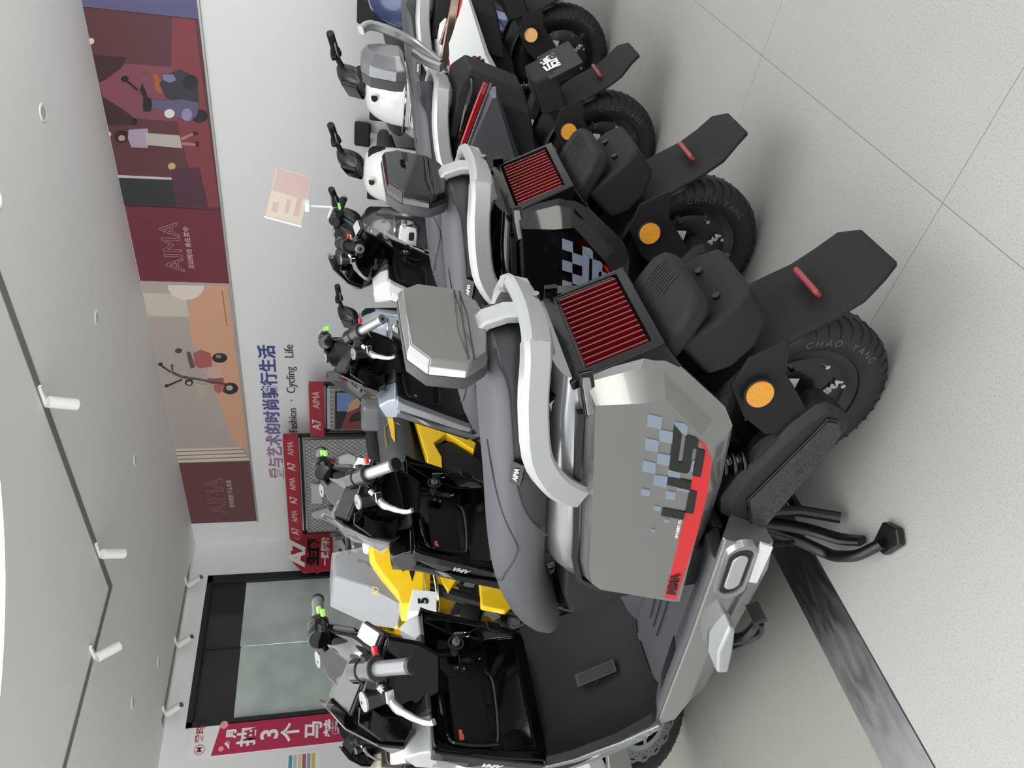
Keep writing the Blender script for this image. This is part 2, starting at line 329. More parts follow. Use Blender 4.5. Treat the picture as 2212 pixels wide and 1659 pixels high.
# ------------------------------------------------------------------ wall graphics
def flat(name, poly, x0, x1, mat, parent): # polygon in (y,z) on the right wall
    bm = B(); prism(bm, poly, x0, x1, ax='x'); return obj(name, bm, mat, parent, ang=10)
STAGE= [('curtain', '7d4555', [(2.157, 2.591), (2.151, 2.287), (2.564, 2.3), (2.562, 2.6), (2.421, 2.789), (2.309, 2.814)]), ('drape', '3a2024', [(2.114, 2.827), (2.114, 2.583), (2.192, 2.631), (2.29, 2.753), (2.316, 2.827)]), ('drape', '3a2024', [(2.418, 2.829), (2.49, 2.683), (2.576, 2.602), (2.619, 2.621), (2.636, 2.823)]), ('stage_floor', '7e3a44', [(1.76, 2.233), (1.766, 2.084), (3.285, 2.07), (3.29, 2.159), (2.932, 2.264), (2.605, 2.299), (2.145, 2.286)]), ('glowing_lamp', 'e8c4bc', [(2.02, 2.775), (2.03, 2.778), (2.038, 2.786), (2.043, 2.795), (2.044, 2.804), (2.04, 2.811), (2.034, 2.815), (2.024, 2.815), (2.015, 2.811), (2.007, 2.804), (2.002, 2.795), (2.001, 2.786), (2.004, 2.779), (2.011, 2.775)]), ('glowing_lamp', 'e8c4bc', [(2.705, 2.791), (2.715, 2.794), (2.723, 2.801), (2.727, 2.809), (2.728, 2.817), (2.724, 2.824), (2.718, 2.827), (2.709, 2.827), (2.699, 2.824), (2.692, 2.817), (2.687, 2.809), (2.686, 2.801), (2.69, 2.795), (2.697, 2.791)]), ('paper_lantern', 'c9a878', [(2.937, 2.362), (2.95, 2.367), (2.961, 2.376), (2.968, 2.388), (2.969, 2.401), (2.964, 2.412), (2.954, 2.418), (2.941, 2.419), (2.928, 2.415), (2.917, 2.405), (2.91, 2.393), (2.909, 2.38), (2.914, 2.37), (2.924, 2.363)]), ('dark_panel', '2a2c33', [(3.063, 2.825), (3.048, 2.409), (3.306, 2.407), (3.325, 2.83)]), ('panel_edge', 'c8bcc0', [(3.045, 2.826), (3.038, 2.408), (3.056, 2.408), (3.066, 2.828)]), ('cabinet', '4e2a3c', [(2.965, 2.398), (2.934, 2.186), (3.29, 2.152), (3.306, 2.405)]), ('scooter_seat', 'a05a34', [(2.221, 2.421), (2.211, 2.39), (2.304, 2.362), (2.358, 2.387), (2.335, 2.42)]), ('scooter_backrest', '7a4434', [(2.211, 2.452), (2.221, 2.456), (2.23, 2.464), (2.235, 2.474), (2.236, 2.485), (2.233, 2.493), (2.226, 2.499), (2.216, 2.5), (2.206, 2.496), (2.197, 2.488), (2.192, 2.478), (2.191, 2.467), (2.194, 2.458), (2.202, 2.453)]), ('scooter_rear', '33303e', [(2.281, 2.388), (2.212, 2.331), (2.164, 2.229), (2.216, 2.116), (2.427, 2.128), (2.424, 2.251), (2.381, 2.355)]), ('scooter_panel', '7c789c', [(2.214, 2.355), (2.201, 2.282), (2.243, 2.264), (2.267, 2.315), (2.252, 2.354)]), ('scooter_wheel', '1e1c22', [(2.242, 2.113), (2.265, 2.121), (2.284, 2.138), (2.297, 2.162), (2.299, 2.186), (2.291, 2.207), (2.274, 2.22), (2.252, 2.223), (2.229, 2.215), (2.21, 2.197), (2.198, 2.174), (2.196, 2.15), (2.203, 2.129), (2.22, 2.116)]), ('scooter_wheel', '1e1c22', [(2.5, 2.074), (2.524, 2.082), (2.543, 2.101), (2.556, 2.127), (2.558, 2.154), (2.55, 2.177), (2.533, 2.192), (2.511, 2.195), (2.488, 2.186), (2.468, 2.168), (2.456, 2.142), (2.454, 2.115), (2.461, 2.092), (2.478, 2.078)]), ('scooter_shield', '5c5878', [(2.404, 2.46), (2.408, 2.358), (2.384, 2.246), (2.4, 2.125), (2.496, 2.149), (2.555, 2.206), (2.546, 2.254), (2.495, 2.371), (2.459, 2.463)]), ('scooter_fender', '8c88a8', [(2.496, 2.186), (2.518, 2.192), (2.536, 2.205), (2.547, 2.221), (2.549, 2.238), (2.541, 2.252), (2.524, 2.26), (2.503, 2.261), (2.481, 2.255), (2.463, 2.242), (2.453, 2.226), (2.451, 2.209), (2.459, 2.195), (2.475, 2.187)]), ('scooter_headlamp', 'd8d8d4', [(2.499, 2.31), (2.515, 2.316), (2.528, 2.328), (2.537, 2.344), (2.538, 2.36), (2.532, 2.374), (2.521, 2.383), (2.506, 2.384), (2.49, 2.379), (2.477, 2.366), (2.469, 2.351), (2.467, 2.334), (2.473, 2.32), (2.484, 2.311)]), ('scooter_handlebar', '1a181c', [(2.292, 2.508), (2.345, 2.529), (2.396, 2.513), (2.449, 2.527), (2.503, 2.53), (2.498, 2.481), (2.443, 2.46), (2.404, 2.46), (2.393, 2.482), (2.342, 2.492)]), ('mirror', '141216', [(2.266, 2.593), (2.277, 2.597), (2.285, 2.606), (2.291, 2.617), (2.292, 2.629), (2.288, 2.638), (2.281, 2.644), (2.271, 2.645), (2.261, 2.641), (2.252, 2.632), (2.247, 2.621), (2.246, 2.609), (2.249, 2.6), (2.257, 2.594)]), ('mirror', '141216', [(2.588, 2.588), (2.599, 2.592), (2.608, 2.598), (2.614, 2.607), (2.615, 2.615), (2.61, 2.622), (2.602, 2.625), (2.592, 2.625), (2.581, 2.622), (2.572, 2.615), (2.566, 2.607), (2.566, 2.599), (2.57, 2.592), (2.578, 2.588)]), ('mirror_stalk', '141216', [(2.279, 2.606), (2.34, 2.54), (2.349, 2.543), (2.289, 2.611)]), ('hair', '1c1416', [(2.715, 2.672), (2.736, 2.68), (2.754, 2.697), (2.765, 2.718), (2.767, 2.741), (2.759, 2.759), (2.744, 2.77), (2.723, 2.771), (2.702, 2.762), (2.684, 2.745), (2.674, 2.724), (2.672, 2.702), (2.679, 2.684), (2.695, 2.673)]), ('face', 'b8907e', [(2.725, 2.694), (2.736, 2.698), (2.745, 2.707), (2.75, 2.718), (2.751, 2.729), (2.747, 2.738), (2.74, 2.743), (2.729, 2.744), (2.719, 2.74), (2.71, 2.731), (2.704, 2.72), (2.704, 2.709), (2.707, 2.7), (2.715, 2.695)]), ('blouse', 'a595ac', [(2.656, 2.658), (2.637, 2.52), (2.721, 2.525), (2.794, 2.545), (2.796, 2.663), (2.72, 2.675)]), ('skirt', 'b4aca4', [(2.674, 2.545), (2.674, 2.296), (2.776, 2.29), (2.768, 2.547)]), ('leg', 'a8786a', [(2.688, 2.291), (2.641, 2.197), (2.659, 2.193), (2.713, 2.288)]), ('leg', 'a8786a', [(2.723, 2.289), (2.729, 2.182), (2.745, 2.184), (2.749, 2.286)]), ('shoe', '2c1c1c', [(2.635, 2.196), (2.642, 2.159), (2.656, 2.165), (2.663, 2.196)]), ('shoe', '2c1c1c', [(2.715, 2.187), (2.72, 2.164), (2.757, 2.171), (2.751, 2.188)])]
PEACH= [('floor_area', 'cfa084', [(4.096, 2.276), (4.074, 2.08), (6.239, 2.059), (6.242, 2.134), (6.083, 2.22), (5.696, 2.264), (5.246, 2.328), (4.952, 2.356), (4.753, 2.463), (4.447, 2.447), (4.228, 2.424), (4.103, 2.371)]), ('ribbed_column', 'c6c0b4', [(4.189, 2.822), (4.194, 2.449), (4.447, 2.447), (4.448, 2.823)]), ('sphere', 'dcd2ca', [(4.097, 2.584), (4.147, 2.583), (4.191, 2.568), (4.226, 2.538), (4.248, 2.498), (4.254, 2.45), (4.244, 2.401), (4.22, 2.354), (4.182, 2.315), (4.136, 2.288), (4.089, 2.275)]), ('caption_line', 'a5674f', [(4.138, 2.133), (4.138, 2.124), (4.552, 2.118), (4.552, 2.127)]), ('stair', 'd0c7bd', [(6.242, 2.811), (6.237, 2.134), (6.448, 2.058), (6.515, 2.068), (6.513, 2.823)]), ('stair_line', '8a7868', [(6.28, 2.813), (6.263, 2.116), (6.279, 2.114), (6.296, 2.814)]), ('stair_line', '8a7868', [(6.342, 2.81), (6.326, 2.098), (6.342, 2.095), (6.357, 2.811)]), ('stair_line', '8a7868', [(6.403, 2.807), (6.39, 2.079), (6.405, 2.077), (6.419, 2.808)]), ('stair_line', '8a7868', [(6.466, 2.804), (6.454, 2.06), (6.47, 2.058), (6.482, 2.804)]), ('scooter_wheel', '26262c', [(4.946, 2.156), (4.973, 2.165), (4.995, 2.187), (5.007, 2.217), (5.007, 2.249), (4.995, 2.276), (4.974, 2.294), (4.947, 2.298), (4.921, 2.288), (4.899, 2.266), (4.887, 2.237), (4.887, 2.205), (4.898, 2.178), (4.919, 2.161)]), ('scooter_hub', '8c7c78', [(4.926, 2.209), (4.937, 2.212), (4.945, 2.221), (4.95, 2.232), (4.95, 2.244), (4.946, 2.254), (4.937, 2.26), (4.927, 2.262), (4.916, 2.258), (4.907, 2.25), (4.902, 2.239), (4.902, 2.227), (4.907, 2.217), (4.915, 2.21)]), ('scooter_wheel', '26262c', [(5.356, 2.087), (5.39, 2.098), (5.418, 2.123), (5.434, 2.157), (5.433, 2.192), (5.418, 2.223), (5.39, 2.243), (5.355, 2.247), (5.321, 2.236), (5.294, 2.211), (5.278, 2.178), (5.278, 2.143), (5.293, 2.112), (5.321, 2.092)]), ('scooter_hub', 'b0a8a8', [(5.344, 2.139), (5.36, 2.144), (5.372, 2.154), (5.379, 2.168), (5.379, 2.183), (5.372, 2.196), (5.36, 2.204), (5.344, 2.206), (5.329, 2.202), (5.317, 2.191), (5.31, 2.177), (5.31, 2.162), (5.317, 2.149), (5.329, 2.141)]), ('scooter_fender', 'a8605c', [(5.311, 2.319), (5.3, 2.272), (5.289, 2.21), (5.377, 2.234), (5.426, 2.285), (5.388, 2.319)]), ('scooter_body', 'a25c5a', [(4.893, 2.465), (4.847, 2.388), (4.89, 2.305), (5.055, 2.308), (5.081, 2.429), (5.036, 2.468)]), ('scooter_floor', 'c4a89c', [(5.119, 2.389), (5.055, 2.308), (5.034, 2.224), (5.224, 2.204), (5.225, 2.288), (5.203, 2.353)]), ('scooter_shield', '96504e', [(5.225, 2.37), (5.203, 2.217), (5.285, 2.222), (5.29, 2.347)]), ('scooter_seat', '5c5048', [(4.873, 2.521), (4.877, 2.488), (5.073, 2.472), (5.082, 2.51), (4.954, 2.523)]), ('scooter_backrest', '4c3c38', [(4.86, 2.562), (4.872, 2.567), (4.882, 2.577), (4.887, 2.59), (4.888, 2.604), (4.882, 2.616), (4.873, 2.623), (4.861, 2.625), (4.848, 2.62), (4.839, 2.61), (4.833, 2.597), (4.833, 2.583), (4.838, 2.571), (4.848, 2.563)]), ('scooter_basket', 'b4aa98', [(5.279, 2.481), (5.3, 2.386), (5.448, 2.41), (5.465, 2.485)]), ('scooter_headlamp', '3c2c2c', [(5.272, 2.509), (5.291, 2.515), (5.306, 2.528), (5.314, 2.544), (5.314, 2.562), (5.306, 2.576), (5.291, 2.585), (5.272, 2.587), (5.254, 2.58), (5.239, 2.568), (5.231, 2.551), (5.23, 2.534), (5.239, 2.52), (5.254, 2.511)]), ('headlamp_glass', 'c8b8b0', [(5.277, 2.528), (5.286, 2.531), (5.294, 2.537), (5.298, 2.546), (5.298, 2.556), (5.294, 2.564), (5.286, 2.568), (5.277, 2.569), (5.267, 2.566), (5.26, 2.559), (5.256, 2.55), (5.256, 2.541), (5.26, 2.533), (5.267, 2.528)]), ('handlebar_stem', '5a5050', [(5.037, 2.686), (5.037, 2.664), (5.131, 2.677), (5.183, 2.603), (5.236, 2.387), (5.253, 2.388), (5.208, 2.614), (5.152, 2.69)]), ('fork', '4c4848', [(5.24, 2.387), (5.279, 2.209), (5.3, 2.211), (5.264, 2.39)]), ('mirror', '2c2828', [(5.032, 2.759), (5.039, 2.762), (5.045, 2.768), (5.048, 2.777), (5.048, 2.786), (5.045, 2.794), (5.039, 2.798), (5.032, 2.799), (5.025, 2.796), (5.019, 2.79), (5.016, 2.781), (5.016, 2.772), (5.019, 2.765), (5.025, 2.76)]), ('mirror', '2c2828', [(5.315, 2.741), (5.323, 2.744), (5.329, 2.75), (5.332, 2.759), (5.332, 2.768), (5.329, 2.776), (5.323, 2.781), (5.315, 2.782), (5.308, 2.779), (5.302, 2.772), (5.299, 2.764), (5.299, 2.754), (5.302, 2.747), (5.308, 2.742)]), ('mirror_stalk', '2c2828', [(5.038, 2.776), (5.131, 2.696), (5.141, 2.7), (5.051, 2.78)]), ('mirror_stalk', '2c2828', [(5.307, 2.753), (5.225, 2.609), (5.238, 2.607), (5.32, 2.752)])]

MB, MT = 2.06, ZC-.004
def poster(name, label, y0, y1, col, shapes=(), words=()):
    t = thing(name, label, 'poster', (XW, (y0+y1)/2, MB))
    inv = t.location
    def put(n, poly, d0, d1, mat):
        bm = B(); prism(bm, [(p[0]-inv.y, min(p[1], MT-.002)-inv.z) for p in poly], -d1, -d0, ax='x'); return obj(n, bm, mat, t, ang=10)
    put('backing', [(y0, MB), (y1, MB), (y1, MT), (y0, MT)], 0, .012, M('poster '+col, col, .55))
    for i, (n, c, poly) in enumerate(shapes):
        poly = [(min(max(p[0], y0+.002), y1-.002), max(p[1], MB+.002)) for p in poly]
        put(n, poly, .012, .013+.0004*i, M('print '+c, c, .55))
    for body, sz, y, z, outl, mat in words:
        text('lettering', body, sz, mat, t, (-.0135, y-inv.y, z-inv.z), (0, -1, 0), (0, .0, 1), outline=outl, depth=.0008)
    return t
PT = M('pale pink print', 'a88890', .6); PT2 = M('pale rose print', '97757a', .6); WT2 = M('soft white print', 'c8b8bc', .6)
poster('wall_poster', 'plain violet blue wall poster panel at the top edge of the picture', -.6, 1.795, '5a5880')
poster('wall_poster', 'dark red poster of a stage with curtains, a standing woman and a violet scooter', 1.80, 3.31, '5a3238', STAGE)
poster('wall_poster', 'crimson wall panel with outlined letters between the stage poster and the peach poster', 3.315, 4.055, '6c2738', (), [('AIMA', .21, 3.70, 2.485, .0035, PT), ('灵动悦动 美在其中', .052, 3.70, 2.355, 0, WT2)])
poster('wall_poster', 'pale peach wall poster showing a pink retro scooter beside ribbed columns', 4.06, 6.47, 'aea39f', PEACH)
poster('wall_poster', 'dull red wall panel with outlined letters at the far corner end', 6.475, 7.56, '6a4144', (), [('AIMA', .27, 7.07, 2.47, .004, PT2), ('爱的喜爱 不止表里', .06, 7.03, 2.31, 0, WT2)])
bm = B(); box(bm, (XW-.012, 3.5, MB-.012), (.024, 8.13, .02)); struct('trim_4', bm, M('grey wall rail', 'a9adac', .4, .4), bev=.004)
t = thing('wall_lettering', 'large Chinese slogan on the white wall shading from blue to dusty pink', 'lettering', (XW, 5.7, 1.77))
chars = '爱与艺术的时尚骑行生活'
cols = ['b58a9c', 'a9849e', '9c7ea2', '8a75a2', '7468a0', '66609c', '5a5a98', '4b5494', '41508f', '3a4c8c', '34478a']
for i, ch in enumerate(chars):
    y = 6.69-(6.69-4.87)*i/10
    text('character', ch, .175, M('lettering '+cols[i], cols[i], .5), t, (-.006, y-5.7, 0.0), (0, -1, 0), (0, 0, 1), depth=.004, bold=.004)
t2 = thing('wall_lettering', 'dark green English line Fashion Cycling Life under the Chinese slogan', 'lettering', (XW, 5.4, 1.565))
for wd, yy, sx_ in (('Fashion', 5.84, 1.0), ('·', 5.537, 1), ('Cycling', 5.25, 1.0), ('Life', 4.862, 1.0)): text('word', wd, .125, M('dark green lettering', '46524e', .5), t2, (-.005, yy-5.4, 0), (0, -1, 0), (0, 0, 1), depth=.003, sx=sx_)
# ------------------------------------------------------------------ mesh display racks
CRIM = M('crimson board', 'a02432', .5); CRIMD = M('deep crimson board', '8c2833', .5)
def mesh_rack(label, y0, y1, ztop, zb, hdr, words, wsz, X=5.6):
    t = thing('display_rack', label, 'rack', (X, (y0+y1)/2, 0), 0); yc = (y0+y1)/2; hw = (y1-y0)/2
    bm = B(); box(bm, (0, 0, (ztop+zb)/2), (.09, 2*hw, ztop-zb)); obj('header_board', bm, CRIM, t, bev=.003)
    n = len(words)
    for i, wd in enumerate(words):
        y = hw-(2*hw)*(i+.5)/n
        text('header_words', wd, wsz*(1.25 if wd == 'A7' else 1), M('header white', 'd8c0c4', .5), t, (-.0465, y, (ztop+zb)/2), (0, -1, 0), (0, 0, 1), depth=.001, bold=.002 if wd == 'A7' else 0, shear=.15)
    bm = B()
    for y in (-hw+.02, hw-.02): box(bm, (.03, y, zb/2), (.03, .035, zb))
    box(bm, (.03, 0, zb-.03), (.03, 2*hw, .025)); box(bm, (.03, 0, .35), (.03, 2*hw, .03)); box(bm, (.03, 0, .01), (.35, 2*hw, .02))
    obj('frame', bm, DEEP, t, bev=.003)
    bm = B()
    for y in (-hw+.06, hw-.06): box(bm, (-.0, y, (zb-.06+.4)/2), (.012, .012, zb-.46))
    for z in (zb-.065, .4): box(bm, (0, 0, z), (.012, 2*hw-.12, .012))
    obj('inner_frame', bm, ALU, t)
    bm = B(); W = hw-.07; z0, z1 = .4, zb-.07; st = .06
    k = -int((z1-z0)/st)-1
    y = -W-(z1-z0)
    while y < W:
        for sg in (1, -1):
            a0 = max(0, (-W-y)); a1 = min(z1-z0, W-y)
            if a1 > a0:
                p0 = Vector((0, sg*(y+a0), z0+a0)); p1 = Vector((0, sg*(y+a1), z0+a1)); bar(bm, [p0, p1], .006, .006, upv=(1, 0, 0))
        y += st
    obj('diamond_mesh', bm, M('mesh wire', '9a9a9a', .4, .5), t)
    return t, hw, zb
t, hw, zb = mesh_rack('wide mesh display rack with a long crimson header repeated A7 AIMA', 5.79, 7.52, 1.655, 1.505, 0, ['A7', 'AIMA', 'A7', 'AIMA', 'A7', 'AIMA'], .09)
bm = B(); box(bm, (.012, 0, .95), (.006, 2*hw-.12, 1.0)); obj('backing_panel', bm, M('pale backing panel', 'b9b9b6', .6), t)
text('board_letters', 'A7', .62, M('pale grey board letters', 'bfc2c6', .5), t, (-.02, .32, 1.12), (0, -1, 0), (0, 0, 1), depth=.012, bold=.03, shear=.1)
bm = B(); prism(bm, [(-.12, 1.3), (-.5, 1.3), (-.5, 1.12), (-.36, 1.12), (-.36, 1.18), (-.24, 1.18), (-.24, 1.12), (-.12, 1.12)], -.03, -.01, ax='x'); obj('red_letter', bm, CRIM, t)
bm = B(); prism(bm, [(-.3, 1.08), (-.55, 1.08), (-.6, .98), (-.55, .9), (-.3, .9)], -.03, -.01, ax='x'); obj('white_letter', bm, WTXT, t)
t, hw, zb = mesh_rack('narrow mesh display rack with a short crimson A7 AIMA header and a sunset road poster', 5.05, 5.757, 1.375, 1.23, 0, ['A7', 'AIMA'], .1)
bm = B(); box(bm, (.012, 0, .8), (.006, 2*hw-.12, .8)); obj('backing_panel', bm, MC['pale backing panel'], t)
def rp_(n, pts, d, c):
    bm = B(); prism(bm, pts, -.022-d, -.02, ax='x'); return obj(n, bm, M('print '+c, c, .5), t, ang=10)
rp_('poster_sheet', [(.27, 1.12), (-.27, 1.12), (-.27, .62), (.27, .62)], 0.002, '1c1a1c')
rp_('poster_sky', [(.0, 1.10), (-.26, 1.10), (-.26, .96), (-.1, .9), (.0, .93)], .003, '6c83b4')
rp_('poster_sun', [(.02, 1.0), (-.1, .98), (-.2, .9), (-.12, .86), (.02, .9)], .0035, 'c99a72')
rp_('poster_road', [(.26, 1.06), (.02, 1.0), (-.1, .8), (.05, .7), (.26, .72)], .004, '7c3a30')
rp_('poster_rider', [(.16, .98), (.05, .95), (-.02, .84), (-.08, .72), (.12, .7), (.14, .82)], .0045, '221c1e')
text('poster_words', 'A7', .1, WTXT, t, (-.0275, -.12, .76), (0, -1, 0), (0, 0, 1), depth=.0005, bold=.002)
# crimson cut-out sign hanging before the window
t = thing('sign', 'crimson cut-out A7 sign with black and white lettering hung at the window edge', 'sign', (5.53, 7.78, 1.15))
q = lambda pts: [(x-5.53, z-1.15) for x, z in pts]
bm = B(); prism(bm, q([(5.83, 1.675), (5.83, 1.2), (5.78, 1.15), (5.30, 1.15), (5.25, 1.19), (5.25, 1.30), (5.22, 1.33), (5.25, 1.36), (5.24, 1.49), (5.40, 1.62), (5.6, 1.66)]), -.012, .012)
obj('board', bm, CRIM, t, bev=.004)
bm = B(); box(bm, (.15, .115, .3), (.05, .21, .05)); obj('wall_bracket', bm, DEEP, t)
text('title', 'A7', .26, WTXT, t, (-.02, -.014, .42), (1, 0, 0), (0, 0, 1), depth=.003, bold=.012, shear=.15, sx=1.15)
text('registered_mark', '®', .1, WTXT, t, (.23, -.014, .42), (1, 0, 0), (0, 0, 1), depth=.003)
text('black_words', '生而', .15, BTXT, t, (.0, -.014, .225), (1, 0, 0), (0, 0, 1), depth=.003, bold=.01, sx=1.3)
text('white_words', '一路超神', .105, WTXT, t, (.0, -.014, .085), (1, 0, 0), (0, 0, 1), depth=.003, bold=.003)
# banner on the far wall
t = thing('banner', 'tall white and crimson hanging banner with large Chinese lettering left of the window', 'banner', (3.46, YW, .3)); BY = -.012
L = lambda x, z: (x-3.46, z-.3)
bm = B(); prism(bm, [L(3.62, 2.53), L(3.3, 2.56), L(3.3, .35), L(3.62, .3)], -.008, -.002); obj('sheet', bm, PAPER, t)
bm = B(); prism(bm, [L(3.615, 2.265), L(3.30, 2.33), L(3.30, .4), L(3.615, .35)], -.010, -.008); obj('crimson_field', bm, M('crimson print', 'b3234e', .5), t)
for cx, cz, r in ((3.60, 2.235, .04), (3.36, 2.24, .025)):
    bm = B(); lathe(bm, [(-.0115, r), (-.0108, r)], c=(cx-3.46, 0, cz-.3), n=20); obj('pink_heart', bm, M('pale pink', 'e8a0a4', .5), t)
LR = M('crimson lettering', 'a01c3c', .5)
text('brand_words', '爱玛', .085, LR, t, (.07, BY, 2.155), (1, 0, 0), (0, 0, 1), bold=.002)
bm = B(); lathe(bm, [(-.012, .045), (-.0115, .05), (-.0105, .05), (-.0105, .045)], c=(-.085, 0, 2.145), n=28, cap=False); obj('round_emblem', bm, LR, t)
text('emblem_mark', 'M', .07, LR, t, (-.085, BY, 2.145), (1, 0, 0), (0, 0, 1), bold=.001)
WB = M('banner white', 'ececec', .5)
for s_, z, sz in (('全月', 2.15, .10), ('抽', 1.99, .19), ('3', 1.77, .24), ('个', 1.56, .19), ('马', 1.33, .19), ('替', 1.13, .19)):
    text('banner_words', s_, sz, WB, t, (-.005, BY, z-.3), (1, 0, 0), (0, 0, 1), bold=.006)
t = thing('paper_notice', 'white paper notice with a small coloured table taped left of the banner', 'notice', (3.08, YW, 1.43))
bm = B(); box(bm, (0, -.003, 0), (.33, .003, .33)); obj('sheet', bm, PAPER, t)
for i, c in enumerate(('4a96a4', 'b0c8b8', 'd8c890', 'a05868', '8c9cc0', 'd8b848')):
    bm = B(); box(bm, (0, -.0055, .13-.045*i), (.28, .002, .035)); obj('table_row', bm, M('print '+c, c, .6), t)
# ================================================================== SCOOTERS
TH = math.radians(26)
def seat_material():
    m = M('two tone leatherette', '4b4d50', .55, bump=('noise', 450, .35)); nt = m.node_tree; N = nt.nodes; L = nt.links
    tc = N.new('ShaderNodeTexCoord'); sp = N.new('ShaderNodeSeparateXYZ'); L.new(tc.outputs['Object'], sp.inputs[0])
    mr = N.new('ShaderNodeMapRange'); mr.inputs[1].default_value = -.25; mr.inputs[2].default_value = .35; L.new(sp.outputs[0], mr.inputs[0])
    cr = N.new('ShaderNodeValToRGB'); e = cr.color_ramp.elements
    pts = [(-.25, .9), (-.2, .853), (-.148, .840), (-.092, .821), (-.014, .807), (.041, .797), (.092, .785), (.15, .764), (.199, .737), (.245, .70), (.27, .62), (.3, .5)]
    e[0].position = 0; e[0].color = (.9, .9, .9, 1); e[1].position = 1; e[1].color = (.3, .3, .3, 1)
    for x, z in pts[1:]:
        q = e.new((x+.25)/.6); q.color = (z, z, z, 1)
    L.new(mr.outputs[0], cr.inputs[0]); lt = N.new('ShaderNodeMath'); lt.operation = 'LESS_THAN'; L.new(sp.outputs[2], lt.inputs[0]); L.new(cr.outputs[0], lt.inputs[1])
    mx = N.new('ShaderNodeMix'); mx.data_type = 'RGBA'; L.new(lt.outputs[0], mx.inputs['Factor']); mx.inputs['A'].default_value = lin('424447'); mx.inputs['B'].default_value = lin('202124'); L.new(mx.outputs['Result'], N['Principled BSDF'].inputs['Base Color'])
    return m
SEAT2 = seat_material()
SATB = M('satin black shell', '08080a', .25, 0, .2, spec=.25)
REDW = M('wine red lens', '7c1016', .15, 0, .6)
DGM = M('dim metal', '55575a', .3, .6)
class Steer:
    def __init__(s, xs, phi, zc=1.05, o=(0, 0, 0)):
        s.o = Vector(o); s.c = Vector((xs, 0, zc)); s.q = Matrix.Rotation(phi, 3, Vector((-math.sin(TH), 0, math.cos(TH))))
    def __call__(s, p): return s.c + s.q @ (Vector(p)-s.c) + s.o
    def bm(s, bm):
        for v in bm.verts: v.co = s(v.co)
        return bm
def mirror(pts): return [(p[0], -p[1], p[2]) for p in pts]
